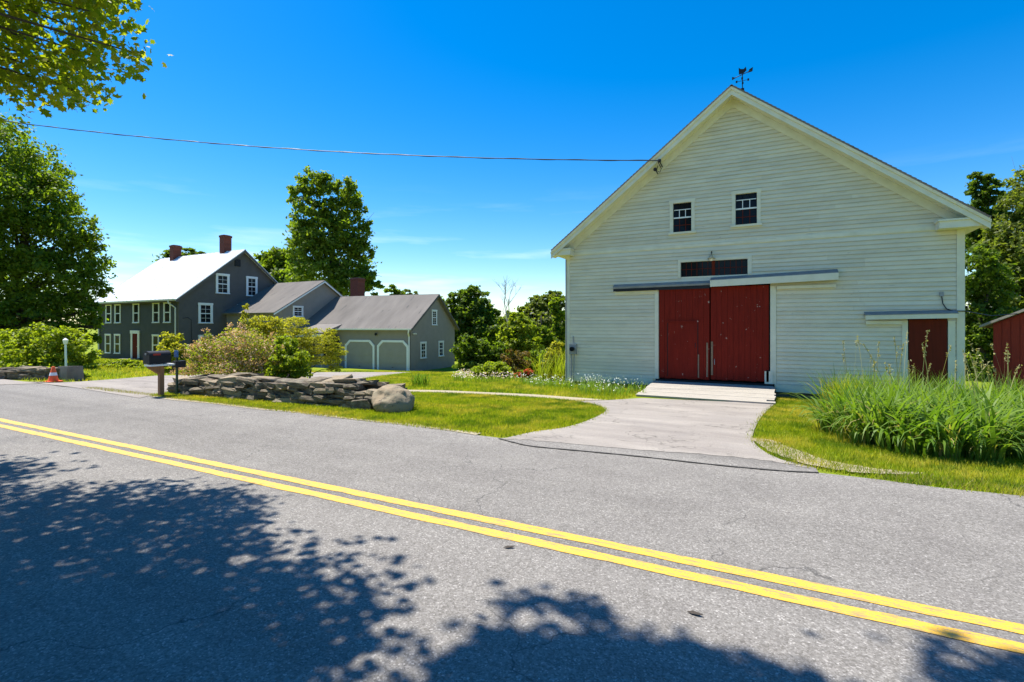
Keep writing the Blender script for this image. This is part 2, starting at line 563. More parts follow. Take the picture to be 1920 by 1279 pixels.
# ---- foliage
def leaf_mesh(name, C, size, rng, m, parent=None, upb=.6, out=None, outw=.0, shape='diamond', aspect=.55, off=None):
    n = len(C)
    C = np.asarray(C, dtype=np.float32)
    if off is not None:
        C = C - np.asarray(off, dtype=np.float32)
    nr = rng.normal(size=(n, 3)).astype(np.float32)
    nr[:, 2] += upb * 1.6
    if out is not None:
        nr += out * outw
    nr /= np.linalg.norm(nr, axis=1, keepdims=True) + 1e-6
    t = rng.normal(size=(n, 3)).astype(np.float32)
    a = np.cross(nr, t)
    a /= np.linalg.norm(a, axis=1, keepdims=True) + 1e-6
    b = np.cross(nr, a)
    sz = (size * rng.uniform(.65, 1.3, size=(n, 1))).astype(np.float32)
    if shape == 'diamond':
        K = [(-.5, 0, 0), (.05, .5 * aspect, .10), (.5, 0, -.06), (.05, -.5 * aspect, .10)]
    elif shape == 'maple':
        K = [(-.5, 0, 0), (-.30, .22, .03), (-.22, .48, -.02), (-.02, .28, .05), (.22, .42, -.03), (.2, .15, .05), (.52, 0, -.06),
             (.2, -.15, .05), (.22, -.42, -.03), (-.02, -.28, .05), (-.22, -.48, -.02), (-.30, -.22, .03)]
    else:
        K = [(-.5, -.5, 0), (.5, -.5, 0), (.5, .5, 0), (-.5, .5, 0)]
    k = len(K)
    V = np.empty((n, k, 3), dtype=np.float32)
    for i, (x, y, z) in enumerate(K):
        V[:, i] = C + sz * (a * x + b * y + nr * z)
    return np_mesh(name, V.reshape(-1, 3), k, m, parent, off)

def np_mesh(name, V, k, m, parent=None, off=None):
    n = len(V) // k
    me = bpy.data.meshes.new(name)
    me.vertices.add(n * k)
    me.vertices.foreach_set('co', np.ascontiguousarray(V, dtype=np.float32).ravel())
    me.loops.add(n * k)
    me.loops.foreach_set('vertex_index', np.arange(n * k, dtype=np.int32))
    me.polygons.add(n)
    me.polygons.foreach_set('loop_start', np.arange(0, n * k, k, dtype=np.int32))
    me.update(calc_edges=True)
    me.validate()
    me.materials.append(m)
    o = bpy.data.objects.new(name, me)
    return link(o, parent)

def strips_mesh(name, P, Wd, m, parent=None):
    """ribbons: P (n, k, 3) centre lines, Wd (n, k, 3) half-width vectors -> one mesh, each ribbon one island"""
    n, k = P.shape[:2]
    V = np.stack([P - Wd, P + Wd], axis=2).reshape(-1, 3)
    base = (np.arange(n) * 2 * k)[:, None, None]
    i = np.arange(k - 1)[None, :, None] * 2
    q = np.array([0, 1, 3, 2])[None, None, :]
    idx = (base + i + q).reshape(-1).astype(np.int32)
    me = bpy.data.meshes.new(name)
    me.vertices.add(len(V))
    me.vertices.foreach_set('co', V.astype(np.float32).ravel())
    me.loops.add(len(idx))
    me.loops.foreach_set('vertex_index', idx)
    me.polygons.add(len(idx) // 4)
    me.polygons.foreach_set('loop_start', np.arange(0, len(idx), 4, dtype=np.int32))
    me.update(calc_edges=True)
    me.validate()
    me.shade_smooth()
    me.materials.append(m)
    o = bpy.data.objects.new(name, me)
    return link(o, parent)

def crown_points(blobs, n, rng, per=22, spread=.17, shell=.55):
    """leaf positions in clusters filling ellipsoids; blobs = (centre, (rx, ry, rz)); also the outward direction"""
    vol = np.array([(r[0] * r[1] * r[2]) ** (2 / 3) for c, r in blobs])
    cnt = np.maximum(per, (n * vol / vol.sum())).astype(int)
    P, O = [], []
    for (c, r), k in zip(blobs, cnt):
        nc = max(3, k // per)
        d = rng.normal(size=(nc, 3))
        d /= np.linalg.norm(d, axis=1, keepdims=True)
        rad = rng.uniform(0, 1, size=(nc, 1)) ** (1 - shell)
        rad *= rng.uniform(.82, 1.12, size=(nc, 1))
        cc = d * rad
        cl = np.repeat(cc, per, axis=0)
        q = cl + rng.normal(size=cl.shape) * spread * np.array([1, 1, .75])
        P.append(np.array(c) + q * np.array(r))
        O.append(np.repeat(d, per, axis=0))
    return np.concatenate(P), np.concatenate(O)

def px_blobs(px, Z, rng, jitter=.25):
    out = []
    for b in px:
        x, y, rx, ry = b[:4]
        zz = Z + rng.normal() * rx / F_PX * Z * jitter + (b[4] if len(b) > 4 else 0)
        c = ray(x, y, zz)
        out.append((tuple(c), (rx / F_PX * zz, rx / F_PX * zz, ry / F_PX * zz)))
    return out

def limbs(base, blobs, r0, rng, mb=None, top=None, n=7):
    """a tapered trunk and limbs to the blobs"""
    mb = mb or MB()
    base = Vector(base)
    cs = [Vector(c) for c, r in blobs]
    mean = sum(cs, Vector()) / len(cs)
    zt = max(c.z for c in cs)
    tp = top or Vector((mean.x, mean.y, base.z + (zt - base.z) * .86))
    pts, rad = [], []
    K = 7
    for i in range(K):
        t = i / (K - 1)
        p = base.lerp(tp, t)
        j = .25 * r0 * (1 if 0 < i else 0) * 2
        pts.append(p + Vector((rng.normal() * j, rng.normal() * j, 0)))
        rad.append(r0 * (1.25 - t * 1.1) if i else r0 * 1.5)
    mb.tube(pts, rad, n)
    for c, r in blobs:
        c = Vector(c)
        t = min(.85, max(.18, (c.z - base.z - r[2] * .8) / max(.1, (tp.z - base.z)) * .8))
        i = t * (K - 1)
        a = pts[int(i)].lerp(pts[min(K - 1, int(i) + 1)], i - int(i))
        rr = r0 * (1.2 - t * 1.1) * .5
        mid = a.lerp(c, .5) + Vector((rng.normal() * .1, rng.normal() * .1, .12)) * (c - a).length * .5
        mb.tube([a, mid, c], [rr, rr * .6, rr * .25], 5)
        for _ in range(3):
            e = c + Vector((rng.normal() * r[0], rng.normal() * r[1], rng.normal() * r[2])) * .6
            mb.tube([mid.lerp(c, .5), e], [rr * .35, rr * .1], 4)
    return mb

def tree(name, label, cat, base, blobs, n, size, m, r0, seed, group=None, per=42, spread=.13, upb=.3, outw=.8, trunk=True, shell=.84, extra=None, crown_name='crown', aspect=.6):
    rng = np.random.default_rng(seed)
    base = Vector(base)
    root = thing(name, label, cat, base, 0, group)
    P, O = crown_points(blobs, n, rng, per, spread, shell)
    leaf_mesh(crown_name, P, size, rng, m, root, upb, O.astype(np.float32), outw, off=base, aspect=aspect)
    if extra:                                       # blossom: (name, material, share, size)
        for en, em, sh, es in extra:
            P2, O2 = crown_points([(c, tuple(v * 1.04 for v in r)) for c, r in blobs], int(n * sh), rng, max(6, per // 2), spread, .8)
            leaf_mesh(en, P2, es, rng, em, root, upb, O2.astype(np.float32), 1.2, off=base)
    if trunk:
        limbs(base, blobs, r0, rng).build('trunk', M['bark'], root, off=base, smooth=True)
    return root

def inside(poly, X, Y):
    ins = np.zeros(len(X), bool)
    n = len(poly)
    for i in range(n):
        x0, y0 = poly[i][:2]
        x1, y1 = poly[(i + 1) % n][:2]
        if y0 == y1:
            continue
        hit = ((y0 > Y) != (y1 > Y)) & (X < (x1 - x0) * (Y - y0) / (y1 - y0) + x0)
        ins ^= hit
    return ins

# ------------------------------------------------------------------ the ground, road and drives
def grid_lines(lo, hi, step):
    return [lo + i * step for i in range(int(round((hi - lo) / step)) + 1)]

xs = [-1500, -700, -400, -250, -160, -110, -80, -62] + grid_lines(-50, 12, 1.0) + [16, 22, 30, 45, 70, 110, 180, 300, 500]
ys = [-900, -400, -200, -120, -60, -30, -12, -4, 0.2, 6.5, 6.6] + grid_lines(7.6, 40.6, 1.0) + [45, 52, 60, 75, 90, 120, 160, 200, 260, 400, 700, 1100]
mb = MB()
for y in ys:
    for x in xs:
        z = ground_z(x, y)
        if 0.1 < y < 6.55:
            z = -.05
        mb.v.append((x, y, z - (.012 if y > 6.55 else 0)))
nx = len(xs)
for j in range(len(ys) - 1):
    for i in range(nx - 1):
        mb.f.append((j * nx + i, j * nx + i + 1, (j + 1) * nx + i + 1, (j + 1) * nx + i))
g_o = structure(mb.build('ground', M['ground'], smooth=True))

def sheet(name, poly, m, dz, zfun=ground_z, step=1.0):
    bm = bmesh.new()
    vs = [bm.verts.new((p[0], p[1], 0)) for p in poly]
    bm.faces.new(vs)
    for ax in (0, 1):
        lo = min(p[ax] for p in poly)
        hi = max(p[ax] for p in poly)
        k = math.ceil(lo - .6)
        while k < hi:
            v = k + (.6 if ax == 1 else 0)
            no = (1, 0, 0) if ax == 0 else (0, 1, 0)
            co = (v, 0, 0) if ax == 0 else (0, v, 0)
            bmesh.ops.bisect_plane(bm, geom=bm.verts[:] + bm.edges[:] + bm.faces[:], plane_co=co, plane_no=no)
            k += step
    bmesh.ops.triangulate(bm, faces=bm.faces)
    for v in bm.verts:
        v.co.z = zfun(v.co.x, v.co.y) + dz
    bmesh.ops.recalc_face_normals(bm, faces=bm.faces)
    if sum(f.normal.z for f in bm.faces) < 0:
        bmesh.ops.reverse_faces(bm, faces=bm.faces)
    me = bpy.data.meshes.new(name)
    bm.to_mesh(me)
    bm.free()
    me.materials.append(m)
    o = bpy.data.objects.new(name, me)
    link(o)
    return structure(o)

def smooth_loop(pts, n=4):
    """Catmull-Rom through open polyline"""
    out = []
    P = [Vector((p[0], p[1], 0)) for p in pts]
    for i in range(len(P) - 1):
        a, b, c, d = P[max(i - 1, 0)], P[i], P[i + 1], P[min(i + 2, len(P) - 1)]
        for k in range(n):
            t = k / n
            out.append(.5 * ((2 * b) + (c - a) * t + (2 * a - 5 * b + 4 * c - d) * t * t + (3 * b - a - 3 * c + d) * t ** 3))
    out.append(P[-1])
    return [(p.x, p.y) for p in out]

rng0 = random.Random(5)
EDGE = 6.6
# road: far edge slightly ragged
far_edge = [(x, EDGE + .05 * math.sin(x * .7) + .04 * math.sin(x * 2.3 + 1) + rng0.uniform(-.015, .015)) for x in [v * .5 for v in range(60, -161, -1)]]
road_poly = [(-300, -.3), (120, -.3), (120, EDGE)] + far_edge + [(-300, EDGE)]
mb = MB()
for i in range(len(far_edge) - 1):
    (x0, y0), (x1, y1) = far_edge[i], far_edge[i + 1]
    mb.poly([(x0, -.3, 0), (x0, y0, 0), (x1, y1, 0), (x1, -.3, 0)])
mb.poly([(30, -.3, 0), (120, -.3, 0), (120, EDGE, 0), (30, far_edge[0][1], 0)])
mb.poly([(-300, -.3, 0), (-80, -.3, 0), (-80, far_edge[-1][1], 0), (-300, EDGE, 0)])
road = structure(mb.build('road', M['asphalt']))
for (y0, y1) in ((3.43, 3.545), (3.645, 3.765)):
    mb = MB()
    xx = [v * .5 for v in range(-200, -40)] + [v * .2 for v in range(-100, 60)] + [12, 20]
    for i in range(len(xx) - 1):
        a = [rng0.uniform(-.007, .007) for _ in range(2)] if i == 0 else a2
        a2 = [rng0.uniform(-.007, .007) for _ in range(2)]
        mb.poly([(xx[i], y0 + a[0], .004), (xx[i + 1], y0 + a2[0], .004), (xx[i + 1], y1 + a2[1], .004), (xx[i], y1 + a[1], .004)])
    structure(mb.build('road_marking', M['yellow']))

G2 = lambda *pts: [(at(*p).x, at(*p).y) for p in pts]
# barn drive
lft = smooth_loop(G2((940, 826), (1000, 811), (1060, 802), (1105, 788), (1135, 771), (1118, 760), (1078, 753)), 5)
bd_right = smooth_loop(G2((1452, 758), (1428, 782), (1412, 815), (1420, 838), (1462, 862), (1530, 882)), 5)
bd_front = [(x + rng0.uniform(-.05, .05), y + rng0.uniform(-.035, .035)) for x, y in smooth_loop(G2((1500, 876), (1430, 864), (1330, 854), (1180, 843), (1020, 829), (965, 825)), 7)]
barn_drive_poly = lft + G2((1140, 751), (1205, 747)) + bd_right[:-1] + bd_front
sheet('barn_driveway', barn_drive_poly, M['drive'], .010)
# apron of newer asphalt between the tar seam and the drive
seam = G2((934, 823), (965, 831), (1000, 838), (1100, 848), (1200, 857), (1340, 873), (1460, 884), (1535, 888))
sm = smooth_loop(seam, 6)
apron = sm + [(p[0], p[1] + .05) for p in smooth_loop(G2((1530, 880), (1400, 852), (1200, 834), (1000, 821)), 4)]
sheet('driveway_apron', apron, M['asphalt'], .006, zfun=lambda x, y: max(ground_z(x, y), 0) if y < 6.6 else ground_z(x, y) )
mb = MB()
for i in range(len(sm) - 1):
    (x0, y0), (x1, y1) = sm[i], sm[i + 1]
    z0, z1 = ground_z(x0, y0) + .011, ground_z(x1, y1) + .011
    w_ = .014 + .006 * math.sin(i * 1.7)
    mb.poly([(x0, y0 - w_, z0), (x1, y1 - w_, z1), (x1, y1 + w_, z1), (x0, y0 + w_, z0)])
structure(mb.build('asphalt_seam', M['tar']))
# footpath to the house drive
pa = smooth_loop(G2((1078, 752), (1000, 745.5), (900, 740), (820, 737), (748, 735.5)), 4)
pb = smooth_loop(G2((735, 731), (820, 732), (900, 735.5), (1000, 740), (1070, 745), (1140, 750)), 4)
path_poly = pa + pb
sheet('footpath', path_poly, M['sand'], .006)
# house drive
hd = G2((-420, 716), (-150, 722), (0, 722), (60, 720), (150, 716), (220, 711), (290, 705), (380, 703), (470, 700), (560, 699), (620, 698), (700, 698), (772, 698)) + \
     smooth_loop(G2((772, 699), (735, 703), (690, 709), (650, 717), (600, 722), (520, 724), (420, 726), (350, 729), (325, 734), (290, 741), (262, 747)), 3) + [(-17, 6.62), (-60, 6.62)]
sheet('house_driveway', hd, M['drive'], .008)
# sandy shoulders
sh_poly = [(x + rng0.uniform(-.03, .03), y + rng0.uniform(-.03, .03)) for x, y in smooth_loop(G2((1410, 823), (1445, 827), (1495, 846), (1555, 866), (1640, 880), (1730, 890)), 6) + smooth_loop(G2((1725, 892), (1640, 890), (1570, 883), (1500, 868), (1440, 846), (1412, 826)), 6)[:-1]]
sheet('sandy_shoulder', sh_poly, M['sand'], .014)
fe = [(x, y) for x, y in far_edge if -16.5 < x < -3.8]
sheet('sandy_shoulder', [(x, y - .02) for x, y in fe] + [(x, y + .16 + .05 * math.sin(x * 3)) for x, y in reversed(fe)], M['sand'], .007)

# ------------------------------------------------------------------ clapboards, windows and other joinery
def laps(mb, o, u, n, interval, z0, z1, e, t=.016, up=None):
    """lapped courses on a plane: o origin, u along, n outward; interval(z) -> (u0, u1)"""
    o, u, n = Vector(o), Vector(u), Vector(n)
    up = Vector(up) if up else Vector((0, 0, 1))
    z = z0
    while z < z1 - .01:
        zz = min(z + e, z1)
        a0, a1 = interval(z)
        b0, b1 = interval(zz)
        if a1 - a0 > .03:
            if b1 - b0 < .01:
                b0 = b1 = (b0 + b1) / 2
                b1 += .01
            pt = lambda s, h, d: o + u * s + up * h + n * d
            mb.hexa([pt(a0, z, 0), pt(a1, z, 0), pt(a1, z, t), pt(a0, z, t), pt(b0, zz, 0), pt(b1, zz, 0), pt(b1, zz, t * .25), pt(b0, zz, t * .25)])
        z = zz
    return mb

def bar(mb, o, u, n, u0, u1, z0, z1, d0, d1):
    o, u, n = Vector(o), Vector(u), Vector(n)
    P = lambda s, h, d: o + u * s + Vector((0, 0, h)) + n * d
    return mb.hexa([P(u0, z0, d0), P(u1, z0, d0), P(u1, z0, d1), P(u0, z0, d1), P(u0, z1, d0), P(u1, z1, d0), P(u1, z1, d1), P(u0, z1, d1)])

def window(root, o, u, n, cu, z0, z1, w, casing=.11, rows=2, cols=2, m=None, off=(0, 0, 0), base=.02, mull=.022):
    m = m or M['white']
    h0, h1 = cu - w / 2, cu + w / 2
    mb = MB()
    bar(mb, o, u, n, h0, h0 + casing, z0 + .06, z1 - casing, base - .02, base + .03)
    bar(mb, o, u, n, h1 - casing, h1, z0 + .06, z1 - casing, base - .02, base + .03)
    bar(mb, o, u, n, h0 - .02, h1 + .02, z1 - casing, z1, base - .02, base + .04)
    bar(mb, o, u, n, h0 - .03, h1 + .03, z0, z0 + .06, base - .02, base + .07)
    win = mb.build('window', m, root, off)
    a0, a1, b0, b1 = h0 + casing, h1 - casing, z0 + .06, z1 - casing
    zm = (b0 + b1) / 2
    for (c0, c1) in ((b0, zm), (zm, b1)):
        g = MB()
        bar(g, o, u, n, a0, a1, c0, c1, base - .012, base - .004)
        g.build('pane', M['glass'], win, off)
    s = MB()
    for (c0, c1, d) in ((b0, zm + .02, .004), (zm + .02, b1, 0.0)):
        bar(s, o, u, n, a0, a0 + .035, c0, c1, base - .004, base + .012 + d)
        bar(s, o, u, n, a1 - .035, a1, c0, c1, base - .004, base + .012 + d)
        bar(s, o, u, n, a0 + .035, a1 - .035, c0, c0 + .04, base - .004, base + .011 + d)
        bar(s, o, u, n, a0 + .035, a1 - .035, c1 - .035, c1, base - .004, base + .011 + d)
        for k in range(1, cols):
            x = a0 + (a1 - a0) * k / cols
            bar(s, o, u, n, x - mull / 2, x + mull / 2, c0 + .04, c1 - .035, base - .004, base + .006 + d)
        for k in range(1, rows):
            z = c0 + (c1 - c0) * k / rows
            bar(s, o, u, n, a0 + .035, a1 - .035, z - mull / 2, z + mull / 2, base - .004, base + .007 + d)
    s.build('sash', m, win, off)
    return win

def roof_slope(root, name, p_eave0, p_eave1, p_ridge1, p_ridge0, thick, m, off, lap=None):
    """slab with its top through the four points; lap = course height for shingles"""
    a, b, c, d = [Vector(p) for p in (p_eave0, p_eave1, p_ridge1, p_ridge0)]
    nrm = (b - a).cross(d - a).normalized()
    if nrm.z < 0:
        nrm = -nrm
    mb = MB()
    mb.hexa([a - nrm * thick, b - nrm * thick, c - nrm * thick, d - nrm * thick, a - nrm * .02, b - nrm * .02, c - nrm * .02, d - nrm * .02])
    slab = mb.build(name, m, root, off)
    if lap:
        u = (b - a).normalized()
        up = (d - a).normalized()
        s = MB()
        laps(s, a - nrm * .019, u, nrm, lambda z: (-.01, (b - a).length + .01), -.01, (d - a).length, lap, .02, up)
        sh = s.build('shingle_courses', m, slab, off)
    return slab

exec_later = []
# ------------------------------------------------------------------ white barn
YB = 17.94
BX0, BX1 = -6.98, 4.66
BZ0, BEAVE = -.40, 4.62
BXM = (BX0 + BX1) / 2
PITCH = 4.66 / 6.0
bx = lambda X: X
barn = thing('barn', 'large weathered white clapboard barn with tall red sliding doors', 'barn', (BXM, YB, -.55))
OFF = (BXM, YB, -.55)
O0 = (0, YB, 0)
U, NF = (1, 0, 0), (0, -1, 0)
def gable_x(z):
    if z <= BEAVE:
        return BX0, BX1
    d = (z - BEAVE) / PITCH
    return BX0 + d, BX1 - d
ZRIDGE = BEAVE + (BX1 - BX0) / 2 * PITCH
# core walls behind the boards
mb = MB()
DEPTH = 16.0
prof = [(BX0, BZ0), (-3.52, BZ0), (-3.52, 3.06), (-.06, 3.06), (-.06, BZ0), (3.43, BZ0), (3.43, 1.88), (4.32, 1.88), (4.32, BZ0), (BX1, BZ0), (BX1, BEAVE)]
# front wall core with openings for doors, windows, transom: tiled rectangles
opens = [(-3.52, -.06, BZ0, 3.06), (3.43, 4.32, BZ0, 1.88), (-3.04, -2.44, 4.90, 5.90), (-1.07, -.44, 4.97, 5.98), (-2.79, -.71, 3.36, 3.86)]
def segs(z0, z1):
    x0, x1 = gable_x(z0)
    y0, y1 = gable_x(z1)
    cuts = sorted((a, b) for a, b, c, d in opens if min(d, z1) - max(c, z0) > .25 * (z1 - z0))
    out = []
    lo, lo2 = x0, y0
    for a, b in cuts:
        out.append((lo, a, lo2, a))
        lo = lo2 = b
    out.append((lo, x1, lo2, y1))
    return [s for s in out if s[1] - s[0] > .02]
rb = random.Random(11)
zl = sorted(set([BZ0, BEAVE, ZRIDGE - .02] + [v for o_ in opens for v in o_[2:]]))
for i in range(len(zl) - 1):
    for a, b, c, d in segs(zl[i], zl[i + 1]):
        mb.hexa([(a, YB, zl[i]), (b, YB, zl[i]), (b, YB + .12, zl[i]), (a, YB + .12, zl[i]), (c, YB, zl[i + 1]), (max(d, c + .01), YB, zl[i + 1]), (max(d, c + .01), YB + .12, zl[i + 1]), (c, YB + .12, zl[i + 1])])
mb.box(BX0, BX0 + .12, YB + .12, YB + DEPTH, BZ0, BEAVE)
mb.box(BX1 - .12, BX1, YB + .12, YB + DEPTH, BZ0, BEAVE)
mb.extr([(BX0, YB + DEPTH, BZ0), (BX1, YB + DEPTH, BZ0), (BX1, YB + DEPTH, BEAVE), (BXM, YB + DEPTH, ZRIDGE), (BX0, YB + DEPTH, BEAVE)], (0, .12, 0))
mb.build('wall', M['barn'], barn, OFF)
mb = MB().box(BX0 + .12, BX1 - .12, YB + .6, YB + DEPTH, BZ0 - .02, BZ0 + .05)
mb.box(BX0 + .3, BX1 - .3, YB + 1.2, YB + 1.25, BZ0 + .06, BEAVE - .1)
mb.box(BX0 + 2.2, BX1 - 2.2, YB + 1.2, YB + 1.25, BEAVE - .09, BEAVE + 1.55)
mb.build('interior_floor', M['dark'], barn, OFF)
mb = MB()
for k in range(14):
    a = BX0 + .05 + (BX1 - BX0 - .1) * k / 14
    b = BX0 + .05 + (BX1 - BX0 - .1) * (k + 1) / 14
    mb.box(a, b - .02, YB + .06 + rb.uniform(0, .05), YB + .5, -1.1, BZ0 - .012)
mb.build('foundation', M['granite'], barn, OFF)
# side clapboards, joined (edge-on here)
mb = MB()
laps(mb, (BX0, YB, 0), (0, 1, 0), (-1, 0, 0), lambda z: (0, DEPTH), BZ0, BEAVE - .1, .135)
laps(mb, (BX1, YB, 0), (0, 1, 0), (1, 0, 0), lambda z: (0, DEPTH), BZ0, BEAVE - .1, .135)
s_o = mb.build('side_clapboards', M['barn'], barn, OFF)
s_o['kind'] = 'stuff'
# front clapboards, one by one
E = .128
z = BZ0 + .24
ncl = 0
BELT = (4.36, 4.48)
while z < ZRIDGE - .3:
    zz = z + E
    if not (zz > BELT[0] + .04 and z < BELT[1] - .04):
        for a, b, c, d in segs(z, zz):
            L0 = b - a
            n_ = 1 if L0 < 3.6 else (2 if L0 < 7 else 3)
            cut = [0] + sorted((k + rb.uniform(-.28, .28)) / n_ for k in range(1, n_)) + [1]
            for k in range(n_):
                g0 = 0.0015 if k else 0
                p0, p1 = a + (b - a) * cut[k] + g0, a + (b - a) * cut[k + 1] - (.0015 if k < n_ - 1 else 0)
                q0 = c + (d - c) * cut[k] + g0 if k == 0 else p0
                q1 = d if k == n_ - 1 else p1
                t = .034 + rb.uniform(-.004, .006)
                dz = rb.uniform(-.004, .004)
                sag = rb.uniform(-.004, .004)
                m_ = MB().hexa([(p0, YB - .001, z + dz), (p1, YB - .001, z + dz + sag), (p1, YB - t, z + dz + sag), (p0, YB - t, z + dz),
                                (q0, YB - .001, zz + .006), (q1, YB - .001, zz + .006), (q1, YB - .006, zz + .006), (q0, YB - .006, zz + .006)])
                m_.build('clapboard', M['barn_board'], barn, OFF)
                ncl += 1
    z = zz
# trim
T = M['barn_trim']
MB().box(BX0 - .02, BX0 + .15, YB - .045, YB - .002, BZ0 + .24, BEAVE - .03).build('corner_board', T, barn, OFF)
MB().box(BX1 - .15, BX1 + .02, YB - .045, YB - .002, BZ0 + .24, BEAVE - .03).build('corner_board', T, barn, OFF)
MB().box(BX0 + .15, BX1 - .15, YB - .034, YB - .002, BELT[0], BELT[1]).build('belt_board', T, barn, OFF)
MB().box(BX0 - .02, -3.72, YB - .05, YB - .002, BZ0, BZ0 + .236).build('sill_board', M['barn'], barn, OFF)
MB().box(.1, 3.3, YB - .05, YB - .002, BZ0, BZ0 + .236).build('sill_board', M['barn'], barn, OFF)
MB().box(4.47, BX1 + .02, YB - .05, YB - .002, BZ0, BZ0 + .236).build('sill_board', M['barn'], barn, OFF)
# roof, rakes, soffits, returns
OH, GO = .42, .48          # eave and gable overhang
TIPL, TIPR = BX0 - OH, BX1 + OH
def rz_(x):                # underside line of the roof over the gable
    return BEAVE + (x - BX0) * PITCH if x <= BXM else BEAVE + (BX1 - x) * PITCH
UPT = .26
for side in (-1, 1):
    xe = TIPL if side < 0 else TIPR
    e = (xe, rz_(xe) + UPT)
    r_ = (BXM, rz_(BXM) + UPT)
    roof_slope(barn, 'roof_slope', (e[0], YB - GO - .04, e[1]), (e[0], YB + DEPTH + .4, e[1]), (r_[0], YB + DEPTH + .4, r_[1]), (r_[0], YB - GO - .04, r_[1]), .07, M['shingle'], OFF, .14)
    # rake fascia: board hanging under the roof edge
    f = MB()
    f.hexa([(e[0], YB - GO - .03, e[1] - .33), (r_[0], YB - GO - .03, r_[1] - .33), (r_[0], YB - GO + .02, r_[1] - .33), (e[0], YB - GO + .02, e[1] - .33),
            (e[0], YB - GO - .03, e[1] - .085), (r_[0], YB - GO - .03, r_[1] - .085), (r_[0], YB - GO + .02, r_[1] - .085), (e[0], YB - GO + .02, e[1] - .085)])
    f.build('rake_board', T, barn, OFF)
    f = MB()                # crown strip along the top of the rake board
    f.hexa([(e[0], YB - GO - .065, e[1] - .17), (r_[0], YB - GO - .065, r_[1] - .17), (r_[0], YB - GO - .032, r_[1] - .17), (e[0], YB - GO - .032, e[1] - .17),
            (e[0], YB - GO - .085, e[1] - .09), (r_[0], YB - GO - .085, r_[1] - .09), (r_[0], YB - GO - .032, r_[1] - .09), (e[0], YB - GO - .032, e[1] - .09)])
    f.build('rake_moulding', T, barn, OFF)
    f = MB()
    f.hexa([(e[0], YB - GO + .022, e[1] - .27), (r_[0], YB - GO + .022, r_[1] - .27), (r_[0], YB - .05, r_[1] - .27), (e[0], YB - .05, e[1] - .27),
            (e[0], YB - GO + .022, e[1] - .24), (r_[0], YB - GO + .022, r_[1] - .24), (r_[0], YB - .05, r_[1] - .24), (e[0], YB - .05, e[1] - .24)])
    f.build('rake_soffit', T, barn, OFF)
    # frieze board on the wall under the soffit
    xi = BX0 if side < 0 else BX1
    f = MB()
    f.hexa([(xi, YB - .045, BEAVE - .28), (BXM, YB - .045, ZRIDGE - .28), (BXM, YB - .021, ZRIDGE - .28), (xi, YB - .021, BEAVE - .28),
            (xi, YB - .045, BEAVE + .02), (BXM, YB - .045, ZRIDGE + .02), (BXM, YB - .021, ZRIDGE + .02), (xi, YB - .021, BEAVE + .02)])
    f.build('frieze_board', T, barn, OFF)
    # cornice return: small boxed eave end with a sloping cap
    x0, x1 = (TIPL + .02, BX0 + .32) if side < 0 else (BX1 - .62, TIPR - .02)
    f = MB().box(x0, x1, YB - GO + .03, YB - .047, BEAVE - .29, BEAVE - .10)
    f.box(x0 - .03, x1 + .03, YB - GO - .005, YB - .047, BEAVE - .098, BEAVE - .05)
    f.build('cornice_return', T, barn, OFF)
    xa, xb = (TIPL + .02, BX0 - .03) if side < 0 else (BX1 + .03, TIPR - .02)
    MB().box(xa, xb, YB - .04, YB + DEPTH, BEAVE - .25, BEAVE - .12).build('eave_soffit', T, barn, OFF)

# big sliding doors
def plank_door(name, x0, x1, z0, z1, y0, npl, m, thick=.035, seed=1):
    r = random.Random(seed)
    door = MB()
    door.box(x0 + .02, x1 - .02, y0, y0 + .02, z0 + .02, z1 - .02)
    d = door.build(name, m, barn, OFF)
    ww = (x1 - x0) / npl
    for k in range(npl):
        MB().box(x0 + k * ww + .003, x0 + (k + 1) * ww - .003, y0 - thick - r.uniform(0, .005), y0 - .001, z0 + r.uniform(-.015, .012), z1).build('plank', m, d, OFF)
    return d
dl = plank_door('sliding_door', -3.50, -1.86, -.12, 3.02, YB - .03, 9, M['barn_red'], seed=2)
dr = plank_door('sliding_door', -1.825, -.10, -.10, 2.98, YB - .035, 10, M['barn_red'], seed=3)
# wicket door cut in the left leaf
wd = MB()
Y0 = YB - .073
wd.box(-3.20, -2.24, Y0 - .012, Y0, -.05, 1.80)
wk = wd.build('wicket_door', M['barn_red'], barn, OFF)
gm = MB().box(-3.225, -3.201, Y0 - .006, Y0 + .002, -.05, 1.80).box(-2.239, -2.215, Y0 - .006, Y0 + .002, -.05, 1.80)
gm.build('gap', M['dark'], wk, OFF)
MB().box(-3.26, -2.18, Y0 - .03, Y0 + .005, 1.805, 1.86).build('drip_strip', M['barn_red'], wk, OFF)
MB().box(-2.225, -2.185, Y0 - .028, Y0, -.06, .72).build('worn_jamb', M['worn_post'], wk, OFF)
MB().tube([(-2.30, Y0 - .012, .95), (-2.30, Y0 - .05, .97), (-2.30, Y0 - .05, 1.08), (-2.30, Y0 - .012, 1.10)], .009, 6).build('handle', M['black'], wk, OFF)
MB().box(-1.955, -1.905, Y0 - .03, Y0, -.02, 1.12).build('worn_post', M['worn_post'], dl, OFF)
MB().box(-1.81, -1.75, Y0 - .036, Y0 - .006, .05, 1.16).build('worn_post', M['worn_post'], dr, OFF)
MB().tube([(-1.70, Y0 - .01, .40), (-1.70, Y0 - .05, .42), (-1.70, Y0 - .05, .56), (-1.70, Y0 - .01, .58)], .011, 6).build('handle', M['grey_metal'], dr, OFF)
MB().box(-.17, -.10, Y0 - .012, Y0 - .006, -.10, .28).build('shadow_gap', M['dark'], dr, OFF)  # near-black strip: shade of a narrow gap put into colour
